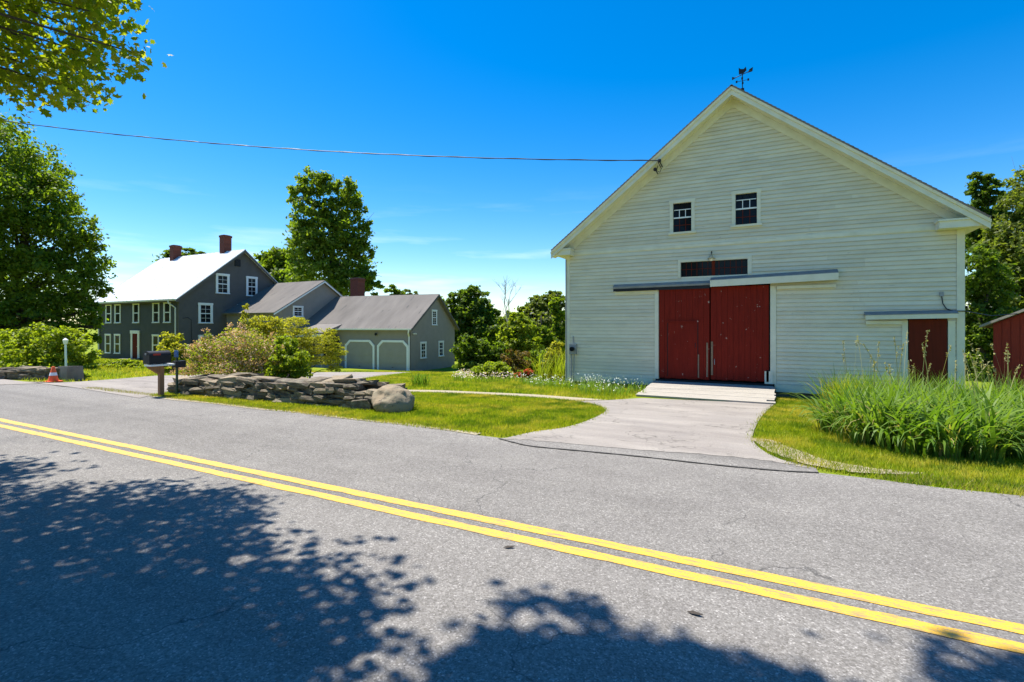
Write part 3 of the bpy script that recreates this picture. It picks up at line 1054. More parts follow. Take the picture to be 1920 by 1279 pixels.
# threshold and jambs
MB().box(-3.62, .06, YB - .10, YB + .1, -.34, -.16).build('threshold', M['dark'], barn, OFF)  # near-black: the shadow strip above the ramp is put into its colour
MB().box(-3.66, -3.53, YB - .05, YB - .003, -.20, 2.92).build('door_trim', T, barn, OFF)
MB().box(-.06, .10, YB - .055, YB - .003, -.30, 2.95).build('door_trim', T, barn, OFF)
MB().box(-.22, .02, YB - .085, YB - .057, -.34, .24).build('jamb_block', T, barn, OFF)
# track hoods
h = MB()
h.hexa([(-5.12, YB - .16, 3.02), (-1.84, YB - .16, 3.04), (-1.84, YB - .003, 3.04), (-5.12, YB - .003, 3.02), (-5.12, YB - .16, 3.09), (-1.84, YB - .16, 3.10), (-1.84, YB - .003, 3.22), (-5.12, YB - .003, 3.21)])
hood = h.build('track_hood', M['lead'], barn, OFF)
MB().box(-5.11, -1.85, YB - .155, YB - .125, 2.93, 3.018).build('track_face', M['black'], hood, OFF)
MB().tube([(-5.05, YB - .07, 2.95), (-1.9, YB - .07, 2.97)], .03, 6).build('track_rail', M['black'], hood, OFF)
MB().box(-5.08, -3.56, YB - .06, YB - .024, 2.84, 2.93).build('track_backing', T, hood, OFF)
h = MB()
h.hexa([(-1.82, YB - .28, 3.18), (1.74, YB - .28, 3.26), (1.74, YB - .003, 3.26), (-1.82, YB - .003, 3.18), (-1.82, YB - .28, 3.20), (1.74, YB - .28, 3.28), (1.74, YB - .003, 3.40), (-1.82, YB - .003, 3.30)])
hood = h.build('track_hood', M['lead'], barn, OFF)
h = MB()
h.hexa([(-1.82, YB - .30, 2.97), (1.74, YB - .30, 3.05), (1.74, YB - .265, 3.05), (-1.82, YB - .265, 2.97), (-1.82, YB - .30, 3.178), (1.74, YB - .30, 3.258), (1.74, YB - .265, 3.258), (-1.82, YB - .265, 3.178)])
h.build('hood_face', T, hood, OFF)
h = MB()
h.hexa([(1.705, YB - .263, 3.06), (1.74, YB - .263, 3.06), (1.74, YB - .01, 3.06), (1.705, YB - .01, 3.06), (1.705, YB - .263, 3.255), (1.74, YB - .263, 3.255), (1.74, YB - .01, 3.255), (1.705, YB - .01, 3.255)])
h.build('hood_end', T, hood, OFF)
MB().box(.12, 1.7, YB - .10, YB - .03, 2.84, 2.93).build('track_backing', T, hood, OFF)

# barn windows: recessed, six small lights, lower half dark
def barn_window(x0, x1, z0, z1, drop):
    c = MB()
    c.box(x0 - .11, x0, YB - .045, YB - .002, z0, z1)
    c.box(x1, x1 + .11, YB - .045, YB - .002, z0, z1)
    c.box(x0 - .13, x1 + .13, YB - .05, YB - .002, z1, z1 + .11)
    c.box(x0 - .15, x1 + .15, YB - .09, YB - .002, z0 - .07, z0)
    wn = c.build('window', M['barn'], barn, OFF)
    zm = (z0 + z1) / 2 + drop
    rows = [(z0, zm, YB + .07), (zm, z1, YB + .04)]
    for (c0, c1, y) in rows:
        for i in range(3):
            for j in range(2):
                xa = x0 + (x1 - x0) * i / 3
                xb = x0 + (x1 - x0) * (i + 1) / 3
                za = c0 + (c1 - c0) * j / 2
                zb = c0 + (c1 - c0) * (j + 1) / 2
                MB().box(xa + .008, xb - .008, y, y + .004, za + .008, zb - .008).build('pane', M['glass'], wn, OFF)
    s = MB()
    for (c0, c1, y) in rows[:1]:
        for i in range(1, 3):
            x = x0 + (x1 - x0) * i / 3
            s.box(x - .011, x + .011, y - .014, y + .006, c0 + .03, c1)
        s.box(x0, x1, y - .012, y + .006, (c0 + c1) / 2 - .011, (c0 + c1) / 2 + .011)
        s.box(x0, x1, y - .016, y + .006, c0, c0 + .03)
    s.build('muntin', M['door_brown'], wn, OFF)
    s = MB()
    c0, c1, y = rows[1]
    top = c0 + (c1 - c0) * (.55 if drop == 0 else .6)
    s.box(x0, x1, y - .02, y + .008, c0 - .02, c0 + .025)
    s.box(x0 + .02, x1 - .02, y - .016, y + .006, top - .012, top + .012)
    for i in range(1, 3):
        x = x0 + (x1 - x0) * i / 3
        s.box(x - .011, x + .011, y - .014, y + .006, c0 + .025, top - .012)
    s.build('sash', M['white'], wn, OFF)
    return wn
barn_window(-3.04, -2.44, 4.90, 5.90, 0)
barn_window(-1.07, -.44, 4.97, 5.98, .02)
# transom of two sashes
c = MB()
x0, x1, z0, z1 = -2.79, -.71, 3.36, 3.86
c.box(x0 - .09, x0, YB - .045, YB - .002, z0, z1)
c.box(x1, x1 + .12, YB - .045, YB - .002, z0, z1)
c.box(x0 - .09, x1 + .12, YB - .045, YB - .002, z1, z1 + .09)
tw = c.build('transom_window', M['barn'], barn, OFF)
for i in range(12):
    for j in range(2):
        xa, xb = x0 + (x1 - x0) * i / 12, x0 + (x1 - x0) * (i + 1) / 12
        za, zb = z0 + (z1 - z0) * j / 2, z0 + (z1 - z0) * (j + 1) / 2
        MB().box(xa + .006, xb - .006, YB + .05, YB + .054, za + .006, zb - .006).build('pane', M['glass'], tw, OFF)
s = MB()
for i in range(1, 12):
    x = x0 + (x1 - x0) * i / 12
    s.box(x - .008, x + .008, YB + .036, YB + .056, z0, z1)
s.box(x0, x1, YB + .034, YB + .057, (z0 + z1) / 2 - .008, (z0 + z1) / 2 + .008)
s.box((x0 + x1) / 2 - .05, (x0 + x1) / 2 + .05, YB + .01, YB + .058, z0, z1)
s.build('muntin', M['door_brown'], tw, OFF)
# side door with its hood
sd = plank_door('side_door', 3.45, 4.30, -.12, 1.86, YB - .02, 1, M['door_brown'], .02, 5)
MB().box(3.30, 3.43, YB - .05, YB - .003, -.2, 1.82).build('door_trim', T, barn, OFF)
MB().box(4.32, 4.47, YB - .055, YB - .003, -.2, 1.82).build('door_trim', T, barn, OFF)
h = MB().hexa([(2.40, YB - .24, 1.985), (4.50, YB - .24, 2.015), (4.50, YB - .003, 2.015), (2.40, YB - .003, 1.985), (2.40, YB - .24, 2.00), (4.50, YB - .24, 2.03), (4.50, YB - .003, 2.13), (2.40, YB - .003, 2.10)])
hd2 = h.build('door_hood', M['lead'], barn, OFF)
MB().hexa([(2.41, YB - .23, 1.86), (4.49, YB - .23, 1.89), (4.49, YB - .20, 1.89), (2.41, YB - .20, 1.86), (2.41, YB - .23, 1.983), (4.49, YB - .23, 2.013), (4.49, YB - .20, 2.013), (2.41, YB - .20, 1.983)]).build('hood_face', T, hd2, OFF)
MB().box(2.44, 3.29, YB - .10, YB - .03, 1.72, 1.82).build('track_backing', T, hd2, OFF)
# lamp over the transom
lp = MB().lathe([(0, .05), (.05, .05), (.06, .0), (.13, -.08), (.125, -.085), (.05, -.02), (0, -.02)], (-1.79, YB - .2, 3.98), 14).build('barn_lamp', M['gold'], barn, OFF, smooth=True)
MB().lathe([(0, .0), (.05, -.02), (.062, -.07), (.04, -.12), (0, -.135)], (-1.79, YB - .2, 3.96), 12).build('bulb_globe', M['white'], lp, OFF, smooth=True)
MB().tube([(-1.79, YB - .02, 4.12), (-1.79, YB - .1, 4.16), (-1.79, YB - .19, 4.12), (-1.79, YB - .2, 4.03)], .014, 6).build('bracket', M['black'], lp, OFF)
# electric meter on the left corner with its conduit
mt = MB().box(-6.80, -6.54, YB - .16, YB - .05, .62, 1.0).build('electric_meter', M['grey_metal'], barn, OFF)
mm = MB()
mm.v = []
mm.tube([(-6.67, YB - .16, .82), (-6.67, YB - .27, .82)], .085, 14).build('meter_dial', M['glass'], mt, OFF, smooth=False)
mm = MB()
mm.tube([(-6.74, YB - .09, .62), (-6.76, YB - .09, -.5)], .022, 8)
mm.tube([(-6.62, YB - .10, .62), (-6.66, YB - .10, -.5)], .016, 8)
mm.tube([(-6.67, YB - .08, 1.0), (-6.67, YB - .08, 1.3)], .02, 8).build('conduit', M['grey_metal'], mt, OFF)
MB().tube([(-6.96, YB - .07, -.3), (-6.97, YB - .07, 4.2)], .018, 6).build('service_conduit', M['grey_metal'], barn, OFF)
# light sensor and loose cord by the right corner
ss = MB().box(4.14, 4.22, YB - .09, YB - .03, 2.50, 2.62).build('junction_box', M['grey_metal'], barn, OFF)
MB().tube([(4.18, YB - .06, 2.5), (4.20, YB - .07, 2.3), (4.28, YB - .07, 2.15), (4.42, YB - .06, 2.09), (4.69, YB - .06, 2.08)], .014, 6).build('cord', M['cable'], ss, OFF)
# insulators where the overhead line lands
ins = MB()
ins.tube([(-3.40, YB - .05, 7.22), (-3.40, YB - .55, 7.28)], .02, 6)
ins.lathe([(0, .06), (.05, .05), (.06, 0), (.05, -.05), (0, -.06)], (-3.40, YB - .55, 7.28), 10)
ins.lathe([(0, .06), (.05, .05), (.06, 0), (.05, -.05), (0, -.06)], (-3.55, YB - .52, 7.02), 10)
ins.tube([(-3.55, YB - .05, 7.0), (-3.55, YB - .52, 7.02)], .018, 6)
ins.tube([(-3.45, YB - .5, 7.25), (-3.36, YB - .42, 7.05), (-3.42, YB - .35, 6.95), (-3.52, YB - .42, 7.0), (-3.5, YB - .3, 7.2)], .012, 5)
ins.build('insulator_bracket', M['black'], barn, OFF)

# loading ramp of planks
rt, rbm = (-3.43, -.05), (-3.24, .02)
yt, yb_ = YB - .11, 15.0
zt_, zb_ = -.22, ground_z(-1.5, 15.0) + .05
ramp_o = thing('ramp', 'weathered grey plank ramp leading up to the red barn doors', 'ramp', (-1.65, yb_, zb_))
RO = (-1.65, yb_, zb_)
NP = 13
for k in range(NP):
    t0, t1 = k / NP, (k + 1) / NP
    P = lambda t, e: (yb_ + (yt - yb_) * t, zb_ + (zt_ - zb_) * t + e)
    y0, z0 = P(t0 + .0015, 0)
    y1, z1 = P(t1 - .0015, 0)
    xl = -3.62 + rb.uniform(-.03, .03)
    xr = .06 + rb.uniform(-.03, .03)
    if k == 1:
        xr -= .18
    j = rb.uniform(-.002, .002)
    MB().hexa([(xl, y0, z0 - .05), (xr, y0, z0 - .05), (xr, y1, z1 - .05), (xl, y1, z1 - .05), (xl, y0, z0 + j), (xr, y0, z0 + j), (xr, y1, z1 + j), (xl, y1, z1 + j)]).build('plank', M['old_wood'], ramp_o, RO)
for x in (-3.5, -1.7, -.1):
    MB().hexa([(x, yb_ + .05, zb_ - .16), (x + .1, yb_ + .05, zb_ - .16), (x + .1, yt, zb_ - .25), (x, yt, zb_ - .25), (x, yb_ + .05, zb_ - .052), (x + .1, yb_ + .05, zb_ - .052), (x + .1, yt, zt_ - .052), (x, yt, zt_ - .052)]).build('stringer', M['old_wood'], ramp_o, RO)

# weathervane on the ridge
wv = thing('weathervane', 'small black weathervane standing on the barn ridge', 'weathervane', (BXM + .30, YB - .1, ZRIDGE - .1))
WO = (BXM + .30, YB - .1, ZRIDGE + .03)
wx, wy, wz = BXM + .30, YB - .1, ZRIDGE + .03
wv.location = WO
wv.scale = (.86, .86, .86)
MB().box(wx - .06, wx + .06, wy - .06, wy + .06, wz - .1, wz + .22).build('base', M['black'], wv, WO)
MB().tube([(wx, wy, wz + .2), (wx, wy, wz + .95)], .016, 6).build('pole', M['black'], wv, WO)
a = MB()
a.tube([(wx - .2, wy, wz + .52), (wx + .2, wy, wz + .52)], .009, 5)
a.tube([(wx, wy - .2, wz + .52), (wx, wy + .2, wz + .52)], .009, 5)
for dx, dy in ((-.2, 0), (.2, 0), (0, -.2), (0, .2)):
    a.box(wx + dx - .03, wx + dx + .03, wy + dy - .012, wy + dy + .012, wz + .48, wz + .56)
a.build('compass_arms', M['black'], wv, WO)
a = MB()
a.tube([(wx - .34, wy, wz + .66), (wx + .30, wy, wz + .84)], .014, 5)
a.extr([(wx - .36, wy - .008, wz + .62), (wx - .22, wy - .008, wz + .68), (wx - .36, wy - .008, wz + .74)], (0, .016, 0))
a.extr([(wx + .18, wy - .008, wz + .78), (wx + .34, wy - .008, wz + .80), (wx + .36, wy - .008, wz + .95), (wx + .24, wy - .008, wz + .9)], (0, .016, 0))
a.extr([(wx - .12, wy - .01, wz + .78), (wx + .04, wy - .01, wz + .79), (wx + .14, wy - .01, wz + .88), (wx + .12, wy - .01, wz + 1.02), (wx + .04, wy - .01, wz + .95), (wx - .06, wy - .01, wz + .97), (wx - .13, wy - .01, wz + 1.04)], (0, .02, 0))
a.build('arrow', M['black'], wv, WO)

# ------------------------------------------------------------------ grey farmhouse, ell, garage
def gabled(root, off, L_, D, yr, ef, eb, zr, z0, mf, mg, mroof, thick=.14, oh=.35, go=.3, lap=.14, e=.12, claps=True, open_front=()):
    """local plan: gable end on x = 0, front on y = 0, back on y = D, ridge at y = yr; heights are absolute, off is subtracted"""
    b = MB()
    b.extr([(-.02, .02, z0), (-.02, D - .02, z0), (-.02, D - .02, eb), (-.02, yr, zr), (-.02, .02, ef)], (-L_ + .04, 0, 0))
    b.build('wall', mg, root, off)
    if claps:
        m1 = MB()
        laps(m1, (-L_, .02, 0), (1, 0, 0), (0, -1, 0), lambda z: (0, L_ - .02), z0, ef - .1, e, .02)
        q = m1.build('clapboards', mf, root, off)
        q['kind'] = 'stuff'
        def iv(z):
            a = 0 if z <= ef else (z - ef) / (zr - ef) * yr
            c = D if z <= eb else D - (z - eb) / (zr - eb) * (D - yr)
            return a, max(c, a)
        m2 = MB()
        laps(m2, (-.02, 0, 0), (0, 1, 0), (1, 0, 0), iv, z0, zr - .05, e, .02)
        q = m2.build('clapboards', mg, root, off)
        q['kind'] = 'stuff'
    sf = (zr - ef) / yr
    sb = (zr - eb) / (D - yr)
    u = .12
    roof_slope(root, 'roof', (-L_ - go, -oh, ef - oh * sf + u), (go, -oh, ef - oh * sf + u), (go, yr, zr + u), (-L_ - go, yr, zr + u), thick, mroof, off, lap)
    roof_slope(root, 'roof', (-L_ - go, D + oh, eb - oh * sb + u), (go, D + oh, eb - oh * sb + u), (go, yr, zr + u), (-L_ - go, yr, zr + u), thick, mroof, off, lap)
    return sf

def rakes(root, off, D, yr, ef, eb, zr, m, go=.3, oh=.35, h=.2):
    sf = (zr - ef) / yr
    sb = (zr - eb) / (D - yr)
    u = .12 - .05
    for (ya, za) in ((-oh, ef - oh * sf + u), (D + oh, eb - oh * sb + u)):
        f = MB()
        f.hexa([(go - .035, ya, za - h), (go + .01, ya, za - h), (go + .01, yr, zr + u - h), (go - .035, yr, zr + u - h), (go - .035, ya, za - .03), (go + .01, ya, za - .03), (go + .01, yr, zr + u - .03), (go - .035, yr, zr + u - .03)])
        f.build('rake_board', m, root, off)

def chimney(root, off, x, y, z0, z1, w=.62, d=.62):
    c = MB().box(x - w / 2, x + w / 2, y - d / 2, y + d / 2, z0, z1 - .22)
    c.box(x - w / 2 - .04, x + w / 2 + .04, y - d / 2 - .04, y + d / 2 + .04, z1 - .218, z1 - .05)
    ch = c.build('chimney', M['brick'], root, off)
    MB().box(x - w / 2 + .05, x + w / 2 - .05, y - d / 2 + .05, y + d / 2 - .05, z1 - .049, z1).build('chimney_cap', M['granite'], ch, off)
    return ch

HX, HY, HZ0 = -40.1, 22.2, -1.35
house = thing('farmhouse', 'two-storey dark grey farmhouse with white metal roof and two brick chimneys', 'house', (HX, HY, HZ0))
off = (0, 0, HZ0)
HL, HD, HR = 12.1, 10.4, 5.2
HE, HRZ = 3.95, 8.15
gabled(house, off, HL, HD, HR, HE, HE, HRZ, HZ0, M['grey_shaded'], M['grey'], M['metal_roof'], thick=.12, lap=None)
rakes(house, off, HD, HR, HE, HE, HRZ, M['grey'], h=.24)
sfH = (HRZ - HE) / HR
mb = MB()
k = -HL - .2
while k < .3:
    for sgn in (0,):
        a_, b_ = Vector((k, -.34, HE - .34 * sfH + .122)), Vector((k, HR - .02, HRZ - .02 * sfH + .122))
        mb.hexa([a_, a_ + Vector((.03, 0, 0)), b_ + Vector((.03, 0, 0)), b_, a_ + Vector((0, 0, .035)), a_ + Vector((.03, 0, .035)), b_ + Vector((.03, 0, .035)), b_ + Vector((0, 0, .035))])
    k += .6
mb.build('roof_seams', M['metal_roof'], house, off)
FO, FU, FN = (0, 0, 0), (1, 0, 0), (0, -1, 0)
GO_, GU, GN = (0, 0, 0), (0, 1, 0), (1, 0, 0)
for X in (-50.45, -48.95, -46.1, -43.2, -41.65):
    window(house, FO, FU, FN, X - HX, 1.95, 3.62, .95, .12, 1, 1, off=off, base=.022)
for X in (-50.55, -49.02, -43.25, -41.7):
    window(house, FO, FU, FN, X - HX, -.62, 1.06, .95, .12, 1, 1, off=off, base=.022)
for (y, z0, z1, w_) in ((25.6, 4.37, 6.03, 1.15), (28.2, 4.30, 6.02, 1.05), (24.2, 1.92, 3.56, 1.15), (24.2, -.65, 1.02, 1.15), (27.4, 1.92, 3.56, 1.05)):
    window(house, GO_, GU, GN, y - HY, z0, z1, w_, .16, 2, 2, off=off, base=.022)
v = MB()
bar(v, GO_, GU, GN, 4.45, 4.95, 6.75, 7.35, 0, .05)
for k in range(5):
    bar(v, GO_, GU, GN, 4.5, 4.9, 6.8 + k * .105, 6.86 + k * .105, .05, .07)
v.build('gable_vent', M['black'], house, off)
# front door
d = MB()
bar(d, FO, FU, FN, -46.85 - HX, -46.62 - HX, -.9, 1.1, 0, .07)
bar(d, FO, FU, FN, -45.82 - HX, -45.59 - HX, -.9, 1.1, 0, .07)
bar(d, FO, FU, FN, -46.9 - HX, -45.54 - HX, 1.1, 1.36, 0, .09)
fr = d.build('door_surround', M['white'], house, off)
d = MB()
bar(d, FO, FU, FN, -46.62 - HX, -45.82 - HX, -.9, 1.1, 0, .03)
for k in range(3):
    for q in range(2):
        bar(d, FO, FU, FN, -46.56 - HX + q * .38, -46.24 - HX + q * .38, -.8 + k * .62, -.28 + k * .62, .03, .042)
dd = d.build('front_door', M['door_brown'], house, off)
MB().lathe([(0, .03), (.03, .02), (.03, -.02), (0, -.03)], (-45.9 - HX, -.07, .05), 8).build('door_knob', M['gold'], dd, off)
MB().box(-47.0 - HX, -45.4 - HX, -.9, -.04, HZ0, -.92).build('door_step', M['granite'], house, off)
# gutter, downspouts, corner boards
mb = MB()
eg = HE - .35 * sfH
mb.hexa([(-HL - .3, -.46, eg - .02), (.28, -.46, eg - .02), (.28, -.36, eg - .02), (-HL - .3, -.36, eg - .02), (-HL - .3, -.48, eg + .1), (.28, -.48, eg + .1), (.28, -.36, eg + .1), (-HL - .3, -.36, eg + .1)])
mb.build('gutter', M['white'], house, off)
MB().box(-HL - .3, .28, -.355, -.0, eg - .12, eg - .03).build('eave_soffit', M['grey'], house, off)
for x in (-.35, -HL + .2):
    MB().tube([(x - .35 if x > -1 else x, -.42, eg - .02), (x - .3 if x > -1 else x, -.42, eg - .2), (x, -.08, eg - .55), (x, -.07, HZ0 + .1)], .055, 8).build('downspout', M['white'], house, off)
MB().box(-.16, .03, -.05, -.021, HZ0, HE - .4).build('corner_board', M['grey'], house, off)
MB().box(-HL - .03, -HL + .14, -.05, -.021, HZ0, HE - .4).build('corner_board', M['grey'], house, off)
chimney(house, off, -2.55, HR + .1, HRZ - .5, HRZ + 1.55, .62, .7)
chimney(house, off, -9.6, HR - .2, HRZ - .5, HRZ + 1.15, .62, .7)
# service wire arc on the gable
MB().tube([(.04, .25, 2.3), (.04, .6, 2.38), (.04, .88, 2.2), (.04, .92, 0), (.04, .92, -1)], .015, 5).build('conduit', M['black'], house, off)

# ell
EX, EY = -34.0, 25.9
ell = thing('connecting_ell', 'grey shingled ell joining farmhouse and garage', 'house wing', (EX, EY, -1.45))
off = (0, 0, -1.45)
EL, ED, ER, EE, ERZ = 6.05, 9.0, 4.55, 2.85, 5.5
gabled(ell, off, EL, ED, ER, EE, EE, ERZ, -1.45, M['garage_grey'], M['garage_grey'], M['shingle'])
rakes(ell, off, ED, ER, EE, EE, ERZ, M['white'], h=.16)
window(ell, GO_, GU, GN, 27.95 - EY, 2.45, 3.35, 1.0, .12, 2, 2, off=off, base=.022)
window(ell, FO, FU, FN, -2.2, -.3, 1.25, 1.0, .12, 2, 2, off=off, base=.022)
window(ell, FO, FU, FN, -4.4, -.3, 1.25, 1.0, .12, 2, 2, off=off, base=.022)
chimney(ell, off, 1.2, 7.4, 3.6, 6.0, .95, .8)

# garage
gc = at(770, 697)
PHI = R(6.5)
GZ = 37.0
gp = ray(770, 697, GZ)
GZ0 = gp.z
garage = thing('garage', 'grey two-bay garage with shingled roof at the end of the farmhouse', 'garage', (gp.x, gp.y, GZ0), PHI)
off = (0, 0, GZ0)
GL, GD, GR = 10.2, 7.0, 3.75
GE = CAM_H + .0
GRZ = CAM_H + 2.55
gabled(garage, off, GL, GD, GR, GE, GE, GRZ, GZ0 - .1, M['garage_grey'], M['garage_grey'], M['shingle'])
rakes(garage, off, GD, GR, GE, GE, GRZ, M['grey'], h=.16)
def garage_door(x0, x1):
    z0, z1 = GZ0 + .02, GZ0 + 2.15
    c = .35
    s = MB()
    # white surround with clipped corners
    ring_o = [(x0 - .16, z0), (x0 - .16, z1 - c + .1), (x0 + c - .08, z1 + .16), (x1 - c + .08, z1 + .16), (x1 + .16, z1 - c + .1), (x1 + .16, z0)]
    ring_i = [(x0, z0), (x0, z1 - c), (x0 + c, z1), (x1 - c, z1), (x1, z1 - c), (x1, z0)]
    for i in range(5):
        q = [ring_o[i], ring_o[i + 1], ring_i[i + 1], ring_i[i]]
        s.extr([(a, -.075, b) for a, b in q], (0, .07, 0))
    sur = s.build('door_surround', M['white'], garage, off)
    dd = MB()
    dd.extr([(a, -.03, b) for a, b in ring_i], (0, .028, 0))
    gd = dd.build('garage_door', M['garage_door'], garage, off)
    for k in range(3):
        za, zb = z0 + .04 + k * .53, z0 + .50 + k * .53
        MB().box(x0 + .06, x1 - .06, -.05, -.031, za, zb).build('door_panel', M['garage_door'], gd, off)
    MB().box((x0 + x1) / 2 - .07, (x0 + x1) / 2 + .07, -.075, -.051, z0 + .25, z0 + .29).build('handle', M['black'], gd, off)
garage_door(-2.75, -.32)
garage_door(-5.75, -3.32)
for (y, z0, z1) in ((1.75, .52, 1.82), (4.55, .52, 1.82)):
    window(garage, GO_, GU, GN, y, GZ0 + z0 + .35, GZ0 + z1 + .35, .85, .13, 2, 2, off=off, base=.022)
window(garage, GO_, GU, GN, 3.45, CAM_H + .12, CAM_H + 1.38, .8, .12, 3, 2, off=off, base=.022)
sg = (GRZ - GE) / GR
eg = GE - .35 * sg
MB().hexa([(-GL, -.46, eg), (.28, -.46, eg), (.28, -.36, eg), (-GL, -.36, eg), (-GL, -.48, eg + .11), (.28, -.48, eg + .11), (.28, -.36, eg + .11), (-GL, -.36, eg + .11)]).build('gutter', M['white'], garage, off)
MB().tube([(.1, -.42, eg), (.05, -.40, eg - .2), (-.08, -.09, eg - .5), (-.08, -.08, GZ0)], .055, 8).build('downspout', M['white'], garage, off)
MB().box(-.1, .02, -.06, -.021, GZ0, GE - .4).build('corner_board', M['grey'], garage, off)
lm = MB().lathe([(0, .12), (.09, .06), (.1, -.02), (.03, -.1), (0, -.1)], (-3.0, -.12, eg - .32), 10).build('wall_lamp', M['black'], garage, off)
# flood lights on the gable corner
fl = MB()
fl.tube([(.04, .25, eg - .25), (.2, .2, eg - .28)], .05, 8)
fl.tube([(.04, .45, eg - .25), (.2, .5, eg - .28)], .05, 8)
fl.build('flood_light', M['white'], garage, off)
# wreath-like plant hanging between the doors
# porch at the inner corner of garage and ell
porch = thing('porch', 'small grey lean-to porch with steps between ell and garage', 'porch', (gp.x - 7.3, gp.y - 1.9, GZ0))
po = (0, 0, GZ0)
MB().hexa([(-2.6, -.9, 1.1), (1.0, -.6, 1.1), (1.0, 1.3, 1.75), (-2.6, 1.0, 1.75), (-2.6, -.9, 1.22), (1.0, -.6, 1.22), (1.0, 1.3, 1.87), (-2.6, 1.0, 1.87)]).build('porch_roof', M['shingle'], porch, po)
MB().hexa([(-2.6, -.93, .92), (1.0, -.63, .92), (1.0, -.55, .92), (-2.6, -.85, .92), (-2.6, -.93, 1.09), (1.0, -.63, 1.09), (1.0, -.55, 1.09), (-2.6, -.85, 1.09)]).build('porch_beam', M['white'], porch, po)
for x, y in ((-2.4, -.8), (.85, -.53)):
    MB().box(x - .07, x + .07, y - .07, y + .07, GZ0, .92).build('porch_post', M['grey_metal'], porch, po)
for k in range(4):
    MB().box(-.9, .9, -.35 + k * .28, 1.3, GZ0 + k * .17 + .003 * k, GZ0 + (k + 1) * .17).build('step', M['old_wood'], porch, po)
MB().box(-.95, .95, .9, 1.0, GZ0 + .7, GZ0 + 2.6).build('porch_door', M['dark'], porch, po)

# ------------------------------------------------------------------ red shed at the right
sp = Vector((8.55, 21.0, -1.0))
shed = thing('red_shed', 'small red board shed with a pale roof edge beside the barn', 'shed', sp, R(-24))
SO = (0, 0, 0)
SWd, SDp, SH, SRi = 4.6, 5.0, 2.75, 1.15
MB().extr([(-SWd / 2, 0, 0), (SWd / 2, 0, 0), (SWd / 2, 0, SH), (0, 0, SH + SRi), (-SWd / 2, 0, SH)], (0, SDp, 0)).build('wall', M['shed_red'], shed)
nb = 22
for k in range(nb):
    x0, x1 = -SWd / 2 + SWd * k / nb, -SWd / 2 + SWd * (k + 1) / nb
    hz_ = lambda x: SH + SRi * (1 - abs(x) / (SWd / 2))
    t = .024 + rb.uniform(-.006, .006)
    MB().hexa([(x0 + .006, -t, .05), (x1 - .006, -t, .05), (x1 - .006, -.001, .05), (x0 + .006, -.001, .05), (x0 + .006, -t, hz_(x0) - .05), (x1 - .006, -t, hz_(x1) - .05), (x1 - .006, -.001, hz_(x1) - .05), (x0 + .006, -.001, hz_(x0) - .05)]).build('board', M['shed_red'], shed)
for sgn in (-1, 1):
    xe = sgn * (SWd / 2 + .3)
    ze = SH - .3 * SRi / (SWd / 2)
    MB().hexa([(xe, -.3, ze + .02), (0, -.3, SH + SRi + .02), (0, SDp + .2, SH + SRi + .02), (xe, SDp + .2, ze + .02), (xe, -.3, ze + .1), (0, -.3, SH + SRi + .1), (0, SDp + .2, SH + SRi + .1), (xe, SDp + .2, ze + .1)]).build('roof_slope', M['old_wood'], shed)
MB().tube([(4.69, YB - .06, 2.08), (5.6, 19.2, 1.97), (6.6, 20.6, 2.05)], .012, 5).build('shed_cable', M['cable'])
tag(bpy.data.objects['shed_cable'], 'thin dark cable running from barn corner to red shed', 'cable')

# ------------------------------------------------------------------ overhead line
a0 = Vector((-3.46, YB - .55, 7.30))
b0 = ray(-150, 204, 21.8)
pts, rad = [], []
for i in range(49):
    t = i / 48
    p = a0.lerp(b0, t)
    p.z -= .55 * 4 * t * (1 - t)
    pts.append(p)
c = MB().tube(pts, .016, 6)
tw_ = []
for i in range(241):
    t = i / 240
    p = a0.lerp(b0, t)
    p.z -= .55 * 4 * t * (1 - t)
    q = t * 90
    tw_.append(p + Vector((math.cos(q) * .018, math.cos(q) * .01, math.sin(q) * .02)))
c.tube(tw_, .009, 4)
tag(c.build('overhead_cable', M['cable']), 'twisted dark power line crossing the blue sky to the barn', 'cable')

# ------------------------------------------------------------------ stone walls
def stone_protos(n=9, seed=3):
    r = random.Random(seed)
    out = []
    for i in range(n):
        bm = bmesh.new()
        bmesh.ops.create_cube(bm, size=1)
        bmesh.ops.subdivide_edges(bm, edges=bm.edges[:], cuts=1, use_grid_fill=True)
        for v in bm.verts:
            s = v.co.normalized() * .62
            v.co = v.co.lerp(s, .24)
            v.co += Vector((r.uniform(-.09, .09), r.uniform(-.09, .09), r.uniform(-.09, .09)))
        me = bpy.data.meshes.new('stone')
        bm.to_mesh(me)
        bm.free()
        me.materials.append(M['stone'])
        out.append(me)
    return out
PROTO = stone_protos()

def stone(parent, loc, dims, rz=0, tilt=(0, 0), r=rb):
    o = bpy.data.objects.new('stone', r.choice(PROTO))
    COL.objects.link(o)
    o.parent = parent
    o.location = loc
    o.scale = dims
    o.rotation_euler = (tilt[0], tilt[1], rz)
    return o

